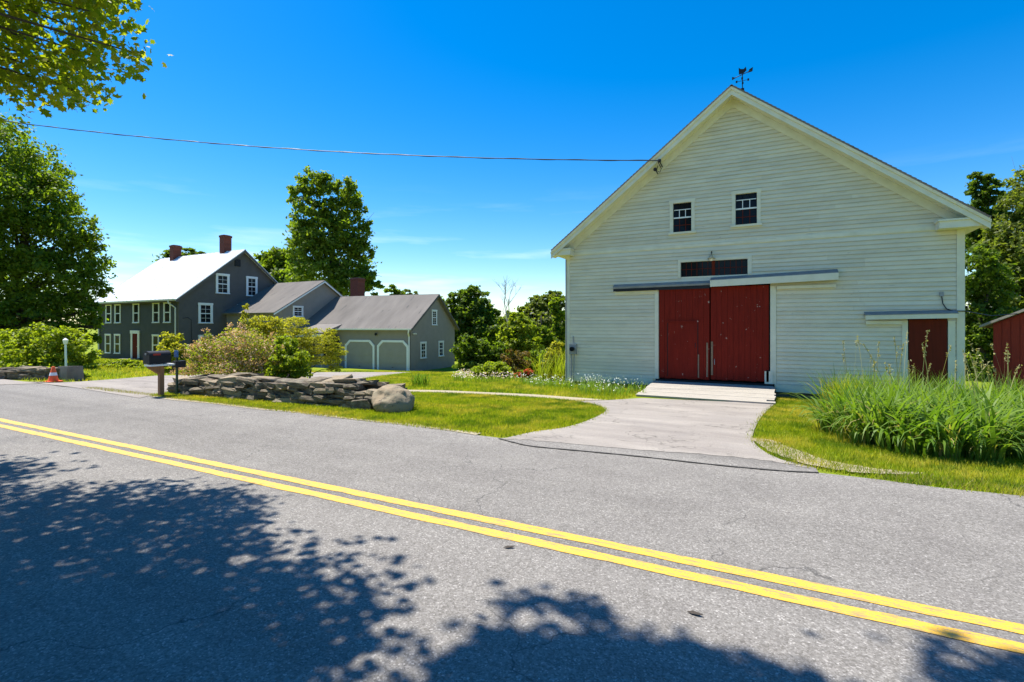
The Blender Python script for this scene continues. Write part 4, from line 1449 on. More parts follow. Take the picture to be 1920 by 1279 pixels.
def stone_wall(a, b, ha, hb, width, label, seed, lo=.22, hi=.62):
    r = random.Random(seed)
    a, b = Vector((a[0], a[1], 0)), Vector((b[0], b[1], 0))
    Lw = (b - a).length
    u = (b - a).normalized()
    n = Vector((-u.y, u.x, 0))
    ang = math.atan2(u.y, u.x)
    mid = (a + b) / 2
    base = Vector((mid.x, mid.y, ground_z(mid.x, mid.y) - .05))
    root = thing('stone_wall', label, 'stone wall', base)
    def put(s, d, z, dims, j=.12):
        p = a + u * s + n * d
        gz = ground_z(p.x, p.y)
        stone(root, Vector((p.x, p.y, gz + z)) - base, dims, ang + r.uniform(-.3, .3), (r.uniform(-j, j), r.uniform(-j, j)), r)
    z = -.04
    row = 0
    H = max(ha, hb)
    while z < H:
        th = r.uniform(.11, .19) if row == 0 else r.uniform(.06, .115)
        for face in (0, 1):
            s = r.uniform(-.1, .1)
            while s < Lw:
                w_ = r.uniform(lo, hi)
                hh = th * r.uniform(.85, 1.35)
                big = row == 0 and r.random() < .42
                if big:
                    w_, hh = r.uniform(.3, .5), r.uniform(.26, .36)
                top = ha + (hb - ha) * (s / Lw) + .05 * math.sin(s * 2.1 + seed)
                if z + hh * .5 < top:
                    d = (-.5 if face == 0 else .5) * width * (.78 - .12 * z) + r.uniform(-.05, .05)
                    put(s + w_ / 2, d, z + hh / 2, (w_ * 1.0, r.uniform(.26, .42), hh * 1.02))
                s += w_ * .98
        z += th
        row += 1
    s = 0
    while s < Lw:                                    # capstones, tilted slabs
        w_ = r.uniform(.32, .75)
        if s + w_ > Lw - .1:
            break
        top = ha + (hb - ha) * (s / Lw) + .05 * math.sin(s * 2.1 + seed)
        put(s + w_ / 2, r.uniform(-.12, .12), top + .02, (w_, width * r.uniform(.6, .95), r.uniform(.06, .11)), .16)
        s += w_ * .85
    return root
wa, wb = at(330, 738), at(715, 769)
stone_wall((wa.x, wa.y + .25), (wb.x, wb.y + .2), .44, .50, .62, 'dry stone wall of dark flat fieldstones at the roadside below the flowering shrub', 4)
bp = at(725, 772)
bo = thing('boulder', 'rounded tan granite boulder at the near end of the stone wall', 'boulder', bp)
bm = bmesh.new()
bmesh.ops.create_icosphere(bm, subdivisions=4, radius=.5)
r = random.Random(8)
from mathutils import noise as mnoise
for v in bm.verts:
    v.co *= 1 + .30 * mnoise.noise(v.co * 2.0) + .10 * mnoise.noise(v.co * 6) + .04 * mnoise.noise(v.co * 15)
    v.co.x *= .78
    v.co.y *= .85
    v.co.z *= .62
    v.co.z = max(v.co.z, -.22)
me = bpy.data.meshes.new('boulder_body')
bm.to_mesh(me)
bm.free()
me.shade_smooth()
me.materials.append(M['stone'])
b_o = bpy.data.objects.new('boulder_body', me)
link(b_o, bo)
b_o.location = (.05, .12, .2)
lw0, lw1 = at(-160, 716), at(50, 713)
stone_wall((lw0.x, lw0.y + .9), (lw1.x, lw1.y + .9), .32, .34, .5, 'low dry stone wall at the far left beyond the driveway mouth', 9)
p = at(88, 714)
q = thing('stone_block', 'squared pale brown stone block behind the traffic cone', 'stone block', (p.x, p.y + .6, p.z))
MB().hexa([(-.3, -.25, -.05), (.32, -.22, -.05), (.3, .25, -.05), (-.28, .25, -.05), (-.28, -.22, .42), (.3, -.2, .44), (.27, .22, .42), (-.25, .2, .40)]).build('block_body', M['granite'], q)
p = at(575, 728)
# ------------------------------------------------------------------ mailbox, marker post, cone, lamp post
p = at(302, 743)
mbx = thing('mailbox', 'black roadside mailbox with red flag on a brown wooden post', 'mailbox', p)
MB().box(-.045, .045, -.05, .05, -.1, .72).build('post', M['post_wood'], mbx)
MB().box(-.13, .17, -.30, .24, .735, .775).build('shelf', M['white'], mbx)
MB().hexa([(-.03, -.3, .70), (.03, -.3, .70), (.03, .05, .52), (-.03, .05, .45), (-.03, -.3, .734), (.03, -.3, .734), (.03, .05, .734), (-.03, .05, .734)]).build('brace', M['post_wood'], mbx)
prof = [(-.13, .79), (-.13, .99)] + [(.13 * math.cos(t), .99 + .10 * math.sin(t)) for t in [math.pi - math.pi * i / 10 for i in range(1, 10)]] + [(.13, .99), (.13, .79)]
body = MB().extr([(x, -.30, z) for x, z in prof], (0, .46, 0)).build('box', M['black'], mbx)
MB().extr([(x * 1.04, -.325, .79 + (z - .79) * 1.02) for x, z in prof], (0, .022, 0)).build('door', M['black'], mbx)
MB().box(.132, .142, -.24, -.08, .99, 1.03).build('flag', M['red'], mbx)
MB().box(-.02, .02, -.345, -.326, 1.0, 1.04).build('handle', M['grey_metal'], mbx)
p = at(311, 742)
mk = thing('marker_post', 'slim dark green post with blue reflector plate beside the mailbox', 'marker post', (p.x + .1, p.y + .2, p.z))
MB().box(-.022, .022, -.02, .02, -.1, 1.02).build('post', M['green_paint'], mk)
MB().box(-.06, .10, -.035, -.021, .93, 1.1).build('reflector_plate', M['blue'], mk)
MB().box(.01, .17, -.12, .12, .68, .84).build('newspaper_box', M['black'], mk)
p = at(100, 717)
cone = thing('traffic_cone', 'orange traffic cone on the edge of the house driveway', 'traffic cone', (p.x, p.y, p.z + .01))
MB().box(-.18, .18, -.18, .18, 0, .035).build('base', M['orange'], cone)
MB().lathe([(.13, .036), (.035, .46), (.03, .47), (0, .47)], (0, 0, 0), 16).build('cone_body', M['orange'], cone, smooth=True)
MB().lathe([(.098, .20), (.076, .29)], (0, 0, 0), 16).build('white_collar', M['white'], cone, smooth=True)
p = at(124, 694)
gl = thing('lamp_post', 'thin white garden lamp post leaning in front of the roadside bush', 'lamp post', p)
MB().tube([(0, 0, -.1), (-.06, .0, 1.15)], [.045, .04], 8).build('pole', M['white'], gl)
MB().lathe([(0, .0), (.07, .02), (.1, .16), (.11, .2), (.03, .28), (0, .29)], (-.065, 0, 1.15), 8).build('lantern', M['white'], gl)

# ------------------------------------------------------------------ trees
def pxtree(name, label, base_px, Zb, px, n, size, m, r0, seed, cat='tree', gz=None, **kw):
    rng = np.random.default_rng(seed + 1000)
    b = ray(base_px, 650, Zb)
    b.z = ground_z(b.x, b.y) - .1
    return tree(name, label, cat, b, px_blobs(px, Zb, rng), n, size, m, r0, seed, **kw)

pxtree('maple_tree', 'massive full maple tree left of the farmhouse', -20, 31,
       [(10, 290, 70, 55), (60, 330, 55, 50), (-60, 300, 100, 100), (100, 370, 50, 45), (30, 390, 90, 70), (135, 430, 42, 45), (70, 450, 85, 60), (155, 490, 38, 45), (-60, 430, 110, 100),
        (110, 520, 70, 50), (165, 545, 30, 35), (20, 540, 100, 60), (140, 590, 45, 38), (-80, 560, 110, 80), (60, 600, 90, 40), (168, 585, 24, 30), (178, 615, 18, 26), (150, 640, 30, 22)],
       60000, .23, L['maple'], .42, 21, per=60, spread=.13)
pxtree('tall_tree', 'tall upright broadleaf tree rising behind the ell roof', 612, 62,
       [(590, 345, 30, 28), (565, 368, 22, 22), (618, 365, 28, 32), (655, 362, 24, 30), (668, 385, 18, 24), (640, 405, 34, 30), (580, 400, 32, 28), (560, 425, 18, 18), (600, 440, 45, 35), (660, 440, 34, 36), (692, 428, 12, 12), (580, 470, 36, 30),
        (640, 485, 50, 38), (685, 475, 18, 22), (560, 455, 16, 16), (690, 520, 24, 22), (600, 520, 60, 34), (660, 530, 40, 28), (700, 540, 18, 14)],
       24000, .46, L['mid'], .55, 22, per=44, spread=.15)
pxtree('round_tree', 'light green rounded tree between farmhouse roof and tall tree', 520, 72,
       [(500, 500, 22, 25), (525, 492, 25, 25), (545, 505, 30, 30), (505, 525, 30, 30), (540, 540, 40, 35), (565, 520, 25, 28)],
       16000, .6, L['mid'], .4, 23)
pxtree('far_tree', 'dark tree crown just showing behind the farmhouse ridge', 345, 85,
       [(325, 478, 14, 9), (348, 473, 18, 8), (370, 480, 14, 10), (345, 505, 40, 28)], 5000, .6, L['deep'], .4, 24)
pxtree('far_tree', 'small leafy treetop behind the garage ridge beside its chimney', 740, 85,
       [(735, 546, 12, 11), (748, 556, 14, 14), (735, 580, 25, 25)], 4000, .55, L['mid'], .3, 25)
pxtree('far_tree', 'low treetop peeping over the garage ridge near its apex', 770, 92,
       [(762, 550, 9, 7), (776, 551, 8, 6), (770, 575, 22, 22)], 3500, .55, L['olive'], .3, 26)
GRP = 'trees and thicket between garage and barn'
pxtree('woodland_tree', 'dark feathery tree standing just right of the garage', 880, 55,
       [(880, 548, 20, 14), (860, 562, 20, 16), (900, 562, 22, 18), (845, 580, 18, 26), (885, 590, 34, 30), (920, 585, 16, 14), (860, 615, 32, 34), (905, 620, 32, 34), (870, 655, 36, 34), (915, 660, 30, 34)],
       20000, .40, L['deep'], .3, 27, group=GRP)
pxtree('woodland_tree', 'grey green tree standing against the left edge of the barn', 1035, 50,
       [(1040, 562, 20, 16), (1015, 575, 26, 20), (1050, 590, 22, 26), (990, 592, 18, 18), (1020, 612, 40, 32), (1050, 630, 26, 34), (1000, 640, 36, 32), (1035, 665, 40, 34)],
       19000, .38, L['olive'], .3, 28, group=GRP)
pxtree('young_tree', 'bright young tree in front of the dark thicket', 970, 38,
       [(968, 598, 14, 12), (960, 620, 20, 18), (985, 618, 18, 18), (965, 645, 30, 24), (995, 650, 22, 22), (955, 670, 34, 22), (990, 680, 30, 20)],
       14000, .27, L['bright'], .12, 29, group=GRP)
pxtree('thicket_shrub', 'dark rounded shrub beside the garage gable', 880, 36,
       [(872, 655, 22, 24), (900, 660, 25, 24), (930, 665, 22, 22), (885, 685, 30, 20), (930, 688, 30, 18)], 11000, .24, L['deep'], .1, 30, cat='shrub', group=GRP)
pxtree('thicket_shrub', 'mid green shrub below the bright young tree', 1000, 31,
       [(985, 690, 30, 20), (1015, 680, 28, 24), (1040, 690, 26, 22), (960, 695, 24, 16)], 9000, .2, L['mid'], .1, 31, cat='shrub', group=GRP)
pxtree('woodland_tree', 'low broad tree filling the gap in the middle of the thicket', 950, 62,
       [(928, 604, 18, 16), (950, 600, 18, 14), (972, 606, 20, 16), (940, 630, 26, 24), (985, 620, 24, 20), (960, 650, 34, 24)],
       12000, .40, L['mid'], .25, 36, group=GRP)
pxtree('woodland_tree', 'pale leafy tree leaning over the thicket beside the grey green tree', 1000, 44,
       [(985, 612, 20, 18), (1008, 628, 22, 20), (1045, 575, 16, 16), (1052, 610, 14, 24), (1030, 645, 26, 20), (975, 640, 20, 20)], 9000, .34, L['mid'], .2, 37, group=GRP)
# far wood as one mass
rng = np.random.default_rng(77)
bl = []
for k in range(46):
    x = -150 + k * 50 + rng.uniform(-20, 20)
    if 560 < x < 1500:
        bl.append((tuple(ray(x, rng.uniform(596, 612), 190)), (9, 9, rng.uniform(4, 6))))
P, O = crown_points(bl, 16000, rng, 20, .2)
o = leaf_mesh('distant_wood', P, 1.3, rng, L['deep'], None, .6, O.astype(np.float32), .6)
tag(o, 'far dark tree line closing the view between garage and barn', 'woods', kind='stuff')
bl = []  # out-of-view trees added so the house panes reflect something dark
for k in range(40):
    bl.append(((-165 + k * 2.9, rng.uniform(-26, -13), rng.uniform(2.5, 9)), (4.2, 4.2, rng.uniform(3, 5))))
P, O = crown_points(bl, 16000, rng, 30, .16)
o = leaf_mesh('unseen_wood', P, .9, rng, L['deep'], None, .4, O.astype(np.float32), .6)
tag(o, 'unseen woods added across the road to darken the farmhouse window reflections', 'woods', kind='stuff')
# bare dead tree
p = ray(950, 650, 58)
p.z = ground_z(p.x, p.y)
dt = thing('dead_tree', 'bare grey dead tree sticking up above the thicket', 'tree', p)
r = random.Random(3)
mb = MB()
def twig(a, d, ln, rad, lev):
    b = a + d * ln
    m_ = a.lerp(b, .5) + Vector((r.uniform(-.1, .1), r.uniform(-.1, .1), 0)) * ln * .3
    mb.tube([a, m_, b], [rad, rad * .75, rad * .5], 5)
    if lev:
        for _ in range(3 if lev > 1 else 4):
            dd = (d + Vector((r.uniform(-.7, .7), r.uniform(-.7, .7), r.uniform(-.1, .5)))).normalized()
            twig(m_.lerp(b, r.uniform(.2, 1)), dd, ln * r.uniform(.5, .75), rad * .5, lev - 1)
twig(p, Vector((.05, 0, 1)), 4.6, .13, 4)
mb.build('trunk', M['deadwood'], dt, off=p)
# right of the barn
pxtree('woodland_tree', 'loose thin-crowned tree rising behind the barn eave', 1845, 34,
       [(1840, 335, 20, 14), (1825, 355, 16, 14), (1862, 352, 18, 16), (1845, 375, 26, 18), (1880, 370, 12, 12), (1830, 405, 24, 22), (1868, 405, 24, 20), (1835, 450, 30, 35), (1870, 470, 34, 40)],
       12000, .26, L['deep'], .2, 32, group='trees right of the barn', shell=.5)
pxtree('woodland_tree', 'dense tall tree at the right edge behind the red shed', 1935, 31,
       [(1915, 345, 22, 28), (1950, 360, 50, 60), (1905, 390, 30, 30), (1900, 440, 40, 40), (1960, 470, 80, 80), (1890, 500, 40, 50), (1930, 560, 60, 60), (1885, 570, 40, 50)],
       20000, .26, L['olive'], .3, 33, group='trees right of the barn')
pxtree('woodland_tree', 'dark lower tree filling the gap between barn and red shed', 1840, 28,
       [(1830, 500, 30, 36), (1855, 540, 36, 40), (1825, 570, 30, 40), (1860, 610, 40, 44), (1830, 650, 34, 44), (1880, 660, 40, 40), (1820, 700, 30, 30), (1860, 700, 40, 30)],
       18000, .22, L['deep'], .2, 34, group='trees right of the barn')

# ---- overhanging roadside tree, near; its shade falls on the road
rng = np.random.default_rng(5)
SUNK = np.array([SUN_DIR.x / SUN_DIR.z, SUN_DIR.y / SUN_DIR.z])
def canopy(poly_px, nclus, hlo, hhi, rng, per=26, spread=.28, allow=None, avoid=None):
    poly = [(ray(x, y, F_PX * CAM_H / (y - HZ)).x, ray(x, y, F_PX * CAM_H / (y - HZ)).y) for x, y in poly_px]
    A = np.array(poly)
    out = []
    tries = 0
    while len(out) < nclus and tries < 200000:
        tries += 1
        x, y = rng.uniform(A[:, 0].min(), A[:, 0].max()), rng.uniform(A[:, 1].min(), A[:, 1].max())
        if not inside(poly, np.array([x]), np.array([y]))[0]:
            continue
        if avoid is not None and ((avoid - np.array([x, y])) ** 2).sum(1).min() < .28 ** 2:
            continue
        h = rng.uniform(hlo, hhi)
        q = Vector((x + SUNK[0] * h, y + SUNK[1] * h, h))
        Zc = -C_ * q.x + S_ * q.y
        if Zc > .3:
            u_, v_ = proj(q)
            mgn = F_PX * (2.6 * spread) / Zc
            if -mgn < u_ < 1920 + mgn and v_ > -mgn and v_ < 1400:
                if not (allow and inside(allow, np.array([u_]), np.array([v_]))[0]):
                    continue
        out.append(q)
    C0 = np.array([tuple(q) for q in out])
    P = np.repeat(C0, per, axis=0) + rng.normal(size=(len(C0) * per, 3)) * spread * np.array([1, 1, .5])
    return C0, P
allow = [(-400, -500), (205, -500), (232, 10), (222, 60), (275, 102), (245, 128), (175, 122), (165, 140), (200, 180), (195, 198), (120, 195), (60, 190), (20, 200), (-400, 185)]
shadeA = [(-500, 860), (0, 885), (90, 890), (200, 888), (330, 895), (420, 910), (445, 930), (430, 960), (500, 985), (485, 1010), (500, 1035), (560, 1080), (640, 1065), (690, 1065), (650, 1110), (600, 1160), (575, 1279), (560, 1500), (-900, 1500)]
# the branch seen in the corner of the view
vis = []
allow_np = allow
while len(vis) < 430:
    u_, v_ = rng.uniform(-250, 270), rng.uniform(-160, 185)
    if inside(allow, np.array([u_]), np.array([v_]))[0]:
        q = ray(u_, v_, rng.uniform(4.7, 6.4))
        vis.append(tuple(q))
C2 = np.array(vis)
VSH = C2[:, :2] - SUNK * C2[:, 2:]
C1, P1 = canopy(shadeA, 860, 3.6, 7.5, rng, per=34, avoid=VSH)
P2 = np.repeat(C2, 22, axis=0) + rng.normal(size=(len(C2) * 22, 3)) * .105 * np.array([1, 1, .8])
tb = Vector((-8.2, -2.2, -.1))
ov = thing('overhanging_maple', 'bright green maple branches hanging into the top left corner', 'tree', tb)
leaf_mesh('crown', P1, .12, rng, L['maple_near'], ov, .7, shape='maple', off=tb)
leaf_mesh('hanging_foliage', P2, .078, rng, L['maple_near'], ov, .45, shape='maple', off=tb)
mb = MB()
lim = []
fork = Vector((-8.1, -1.6, 3.6))
mb.tube([tb, Vector((-8.2, -2.0, 1.5)), fork, Vector((-8.4, -1.2, 6)), Vector((-8.2, -.8, 8.5))], [.42, .34, .27, .17, .06], 10)
allc = np.concatenate([C1[::16], C2[::9]])
for q in allc:
    q = Vector(q)
    s0 = fork.lerp(Vector((-8.3, -1.1, 6.5)), min(1, max(0, (q.z - 3.6) / 4)))
    m_ = s0.lerp(q, .55) + Vector((rng.normal() * .2, rng.normal() * .2, .25))
    if -C_ * m_.x + S_ * m_.y > .3 and -5 < proj(m_)[0] < 1925 and proj(m_)[1] > 150:
        m_.z += .8
    mb.tube([s0, m_, q], [.045, .022, .006], 5)
mb.build('trunk', M['bark'], ov, off=tb, smooth=True)
# second shade tree behind the viewer
shadeB = [(790, 1460), (850, 1380), (890, 1330), (925, 1280), (960, 1245), (1030, 1252), (1080, 1242), (1160, 1228), (1230, 1230), (1300, 1265), (1330, 1290), (1400, 1300), (1520, 1325), (1640, 1380), (1500, 1600), (700, 1600)]
C3, P3 = canopy(shadeB, 300, 7, 10.5, rng, spread=.15)
shadeC = [(1700, 1215), (1760, 1205), (1800, 1235), (1900, 1240), (2000, 1230), (2100, 1300), (1900, 1330), (1760, 1270)]
C4, P4 = canopy(shadeC, 9, 8, 11, rng, spread=.16)
shadeD = [(955, 1110), (1005, 1115), (1100, 1135), (1100, 1150), (980, 1140)]
C5, P5 = canopy(shadeD, 7, 8, 9, rng, per=10, spread=.09)
tb2 = Vector((-5.5, -5.5, -.1))
ov2 = thing('roadside_maple', 'roadside maple behind the viewer whose shade falls on the near lane', 'tree', tb2)
leaf_mesh('crown', np.concatenate([P3, P4, P5]), .14, rng, L['maple'], ov2, .7, shape='maple', off=tb2)
mb = MB()
mb.tube([tb2, Vector((-5.5, -5.2, 3)), Vector((-5.3, -4.5, 6)), Vector((-5, -3.5, 9)), Vector((-4.6, -2.5, 11))], [.5, .4, .3, .2, .06], 10)
for q in np.concatenate([C3[::8], C4[::4], C5[::4]]):
    q = Vector(q)
    s0 = Vector((-5.3, -4.5, 6)).lerp(Vector((-5, -3.5, 9)), rng.uniform(0, 1))
    mb.tube([s0, s0.lerp(q, .5) + Vector((0, 0, .3)), q], [.05, .025, .006], 5)
mb.build('trunk', M['bark'], ov2, off=tb2, smooth=True)

# ------------------------------------------------------------------ shrubs and beds
def shrub(name, label, base_px, Z, px, n, size, m, seed, cat='shrub', **kw):
    return pxtree(name, label, base_px, Z, px, n, size, m, .035, seed, cat=cat, **kw)
shrub('roadside_bush', 'big yellow green bush in front of the maple at the far left', 80, 24,
      [(40, 640, 34, 26), (85, 632, 34, 24), (125, 640, 30, 24), (60, 662, 45, 26), (110, 665, 45, 26), (155, 655, 24, 26), (15, 665, 30, 24), (160, 680, 24, 14), (90, 685, 60, 14)], 15000, .15, L['bright'], 41)
shrub('yellow_green_shrub', 'rounded yellow green shrub at the right corner of the farmhouse front', 325, 23,
      [(322, 640, 18, 18), (310, 660, 18, 16), (335, 662, 20, 20), (318, 685, 24, 16), (342, 690, 18, 14)], 7000, .12, L['yellowgreen'], 42)
shrub('garden_mound', 'low bright green plant mound before the farmhouse door', 225, 27,
      [(212, 687, 20, 10), (235, 685, 22, 12), (255, 690, 18, 9), (200, 693, 14, 7)], 6000, .12, L['bright'], 43, cat='plant', trunk=False)
shrub('edging_plant', 'low green plant clump left of the traffic cone', 65, 16.4, [(62, 707, 11, 7), (75, 709, 10, 6)], 1800, .07, L['bright'], 44, cat='plant', trunk=False)
shrub('edging_plant', 'long low grassy clump right of the traffic cone', 135, 16.6, [(120, 705, 14, 9), (140, 706, 18, 9), (158, 708, 12, 7)], 3000, .08, L['bright'], 45, cat='plant', trunk=False)
shrub('flowering_shrub', 'arching shrub covered in pink blossom above the stone wall', 455, 14.6,
      [(375, 662, 22, 14), (400, 648, 26, 16), (425, 660, 34, 22), (455, 640, 34, 22), (470, 670, 42, 28), (510, 660, 30, 24), (395, 685, 36, 16), (440, 692, 46, 16), (500, 690, 34, 18), (350, 692, 24, 12), (388, 632, 8, 16), (428, 624, 9, 18), (452, 616, 8, 16), (515, 636, 9, 14), (360, 655, 9, 10)],
      9000, .065, L['bright'], 46, extra=[('blossom', L['pink'], 1.1, .06)], per=16, spread=.2)
shrub('yellow_spire_shrub', 'upright yellow green shrub with a thin tall shoot behind the pink blossom', 478, 16.2,
      [(461, 582, 6, 16), (462, 605, 10, 18), (480, 622, 26, 16), (500, 602, 26, 10), (515, 612, 22, 10), (450, 630, 26, 14), (500, 635, 40, 16)],
      8000, .07, L['yellowgreen'], 47, per=14)
shrub('green_shrub', 'dense fresh green shrub right of the pink blossom behind the wall', 545, 14.2,
      [(535, 650, 22, 18), (550, 672, 26, 20), (525, 682, 24, 18), (560, 692, 20, 16), (515, 702, 26, 10), (548, 706, 30, 10)], 9000, .075, L['bright'], 48)
lar = [(555, 604, 22, 9), (540, 622, 26, 9), (575, 622, 26, 8), (600, 636, 30, 8), (560, 642, 26, 9), (622, 650, 22, 8), (590, 656, 32, 8), (630, 662, 20, 7), (565, 668, 26, 9), (605, 676, 32, 9), (628, 690, 14, 7), (618, 622, 12, 7)]
shrub('larch_tree', 'young larch with feathery tiers of drooping branches before the garage', 578, 17.2, lar, 12000, .075, L['yellowgreen'], 49, cat='tree', per=14, aspect=.3, upb=.3)
shrub('garden_mound', 'bright green leafy mound left of the red flowers near the barn', 920, 24,
      [(905, 694, 20, 11), (930, 692, 24, 13), (948, 698, 14, 8)], 7000, .12, L['bright'], 50, cat='plant', trunk=False)
shrub('bronze_shrub', 'bronze leaved shrub rising behind the bright garden mound', 955, 27,
      [(953, 672, 12, 16), (980, 672, 16, 18), (965, 688, 16, 12)], 4000, .12, leaf_mat('bronze_leaves', (.14, .10, .02), (.18, .09, .03), (.12, .13, .03)), 51)
shrub('red_flowers', 'clump of red and orange flowers near the barn corner', 985, 22,
      [(978, 703, 12, 8), (992, 701, 10, 9)], 1200, .1, L['mid'], 52, cat='flowers', trunk=False, extra=[('blossom', L['red'], .9, .08)])

shrub('corner_shrub', 'olive yellow shrub with upright sprays against the left corner of the barn', 1042, 21.5,
      [(1045, 655, 12, 16), (1036, 672, 18, 18), (1050, 690, 16, 18), (1022, 692, 18, 14), (1040, 708, 22, 12)], 6000, .1, L['yellowgreen'], 53)

def arch_blades(name, centres, nb, hlo, hhi, wlo, whi, m, seed, spreadr, bend, parent=None, seg=7, zf=ground_z):
    r = np.random.default_rng(seed)
    n = len(centres) * nb
    C = np.repeat(np.array([(c[0], c[1]) for c in centres]), nb, axis=0)
    ang = r.uniform(0, 2 * np.pi, n)
    C = C + np.stack([np.cos(ang), np.sin(ang)], 1) * (r.uniform(0, 1, n) ** .7 * spreadr)[:, None]
    h = r.uniform(hlo, hhi, n)
    bd = r.uniform(bend[0], bend[1], n)
    z0 = np.array([zf(x, y) for x, y in C])
    t = np.linspace(0, 1, seg)[None, :]
    # angle from vertical grows along the blade
    th = (.08 + bd[:, None] * t ** 1.6)
    ds = h[:, None] / (seg - 1)
    hx = np.cumsum(np.sin(th) * ds, 1) - np.sin(th[:, :1]) * ds
    hz = np.cumsum(np.cos(th) * ds, 1) - np.cos(th[:, :1]) * ds
    a2 = ang + r.normal(0, .5, n)
    P = np.stack([C[:, :1] + np.cos(a2)[:, None] * hx, C[:, 1:] + np.sin(a2)[:, None] * hx, z0[:, None] + hz - .02], 2)
    wd = r.uniform(wlo, whi, n)[:, None] * np.clip(1.15 - t ** 2.2 * 1.13, .03, 1) * np.clip(.55 + t * 2, 0, 1)
    side = np.stack([-np.sin(a2), np.cos(a2), r.normal(0, .25, n)], 1)[:, None, :]
    return strips_mesh(name, P, side * wd[:, :, None] * .5, m, parent)

# big clump of reed-like grass at the right
rg = np.random.default_rng(14)
bed = [(at(x, y).x, at(x, y).y) for x, y in ((1552, 812), (1600, 836), (1700, 852), (1800, 864), (1925, 868), (2150, 880))]
bed += [(6.5, 9.5), (6.5, 13.0), (3.9, 13.2), (1.6, 12.2), (.9, 10.6)]
bx_ = np.array(bed)
cs = []
while len(cs) < 360:
    x, y = rg.uniform(bx_[:, 0].min(), bx_[:, 0].max()), rg.uniform(bx_[:, 1].min(), bx_[:, 1].max())
    if inside(bed, np.array([x]), np.array([y]))[0]:
        cs.append((x, y))
o = arch_blades('tall_grass', cs, 19, .55, 1.20, .028, .056, L['tall'], 15, .2, (.5, 2.7))
tag(o, 'dense bed of tall arching green grass leaves right of the drive', 'tall grass', kind='stuff')
o = arch_blades('withered_grass', cs, 7, .25, .95, .012, .03, L['dry'], 16, .2, (1.0, 2.4))
tag(o, 'withered straw coloured leaves under the tall grass bed', 'dry grass', kind='stuff')
# seed stalks standing above it
def stalks(name, label, pts, hlo, hhi, head, seed, mh, rad=.006, leaves=True):
    r = np.random.default_rng(seed)
    n = len(pts)
    seg = 6
    P = np.empty((n, seg, 3))
    Wd = np.empty((n, seg, 3))
    Hc = []
    for i, (x, y) in enumerate(pts):
        h = r.uniform(hlo, hhi)
        d = r.normal(0, .12, 2)
        z0 = ground_z(x, y)
        for k in range(seg):
            t = k / (seg - 1)
            P[i, k] = (x + d[0] * h * t * t, y + d[1] * h * t * t, z0 + h * t)
        a = r.uniform(0, np.pi)
        Wd[i] = np.array([np.cos(a), np.sin(a), 0]) * rad
        for q in range(14):
            t = 1 - head * r.uniform(0, 1)
            Hc.append((x + d[0] * h * t * t + r.normal(0, .012), y + d[1] * h * t * t + r.normal(0, .012), z0 + h * t))
    o = strips_mesh(name, P, Wd, L['seed'])
    tag(o, label, 'grass', kind='stuff')
    leaf_mesh('seed_head', np.array(Hc), .045, r, mh, o, 0)
    return o
sp_ = []
while len(sp_) < 62:
    x, y = rg.uniform(1.5, 6.2), rg.uniform(10.4, 15.5)
    if y < 17:
        sp_.append((x, y))
stalks('reed_stalks', 'tall dry seed stalks rising in front of the brown side door', sp_, 1.2, 1.95, .16, 17, L['seed'])
cs2 = [(rg.uniform(1.3, 6.5), rg.uniform(12.6, 16.6)) for _ in range(170)]
o = arch_blades('meadow_grass', cs2, 16, .5, 1.25, .010, .022, L['tall'], 18, .25, (.3, 1.3))
tag(o, 'wild thin grass between the tall grass bed and the barn', 'grass', kind='stuff')
o = arch_blades('weed_clump', [(1.55 + rg.normal(0, .15), 14.4 + rg.normal(0, .25)) for _ in range(16)], 16, .5, 1.05, .012, .028, L['grass'], 19, .2, (.3, 1.2))
tag(o, 'loose pale weeds at the left end of the tall grass bed', 'weeds', kind='stuff')
# plume grass by the barn's left corner
pc = at(1040, 722)
o = arch_blades('plume_grass', [(pc.x + rg.normal(0, .5) - .5, pc.y + 1.6 + rg.normal(0, .7)) for _ in range(16)], 22, .8, 1.7, .012, .025, L['bright'], 20, .25, (.3, 1.2))
tag(o, 'feathery yellow plume grass at the left corner of the barn', 'grass', kind='stuff')
# iris
pi_ = at(780, 724)
ir = arch_blades('iris_clump', [(pi_.x + rg.normal(0, .28), pi_.y + rg.normal(0, .2)) for _ in range(8)], 16, .3, .6, .018, .03, L['tall'], 21, .1, (.2, .9))
tag(ir, 'small clump of sword leaved irises on the lawn below the garage', 'plant')
# pink and white flower bed, daisies
def flowers(name, label, poly_px, n, hlo, hhi, m, size, seed, gmat):
    r = np.random.default_rng(seed)
    poly = [(at(*q).x, at(*q).y) for q in poly_px]
    A = np.array(poly)
    X = r.uniform(A[:, 0].min(), A[:, 0].max(), n * 8)
    Y = r.uniform(A[:, 1].min(), A[:, 1].max(), n * 8)
    k = inside(poly, X, Y)
    X, Y = X[k][:n], Y[k][:n]
    zz = np.array([ground_z(x, y) for x, y in zip(X, Y)])
    h = r.uniform(hlo, hhi, len(X))
    heads = np.stack([X, Y, zz + h], 1)
    o = arch_blades(name, list(zip(X, Y)), 7, hlo * .6, hhi * .95, .010, .02, gmat, seed + 1, .12, (.2, 1.3), seg=4)
    tag(o, label, 'flowers', kind='stuff')
    leaf_mesh('petals', heads, size, r, m, o, 1.4, shape='maple')
    leaf_mesh('petals', heads + r.normal(0, .03, heads.shape), size * .8, r, m, o, .6, shape='maple')
flowers('flower_bed', 'bed of small pink and white flowers on the lawn left of the barn', [(845, 716), (860, 703), (900, 703), (965, 712), (960, 720), (880, 720)], 420, .18, .42, L['pinkwhite'], .07, 61, L['mid'])
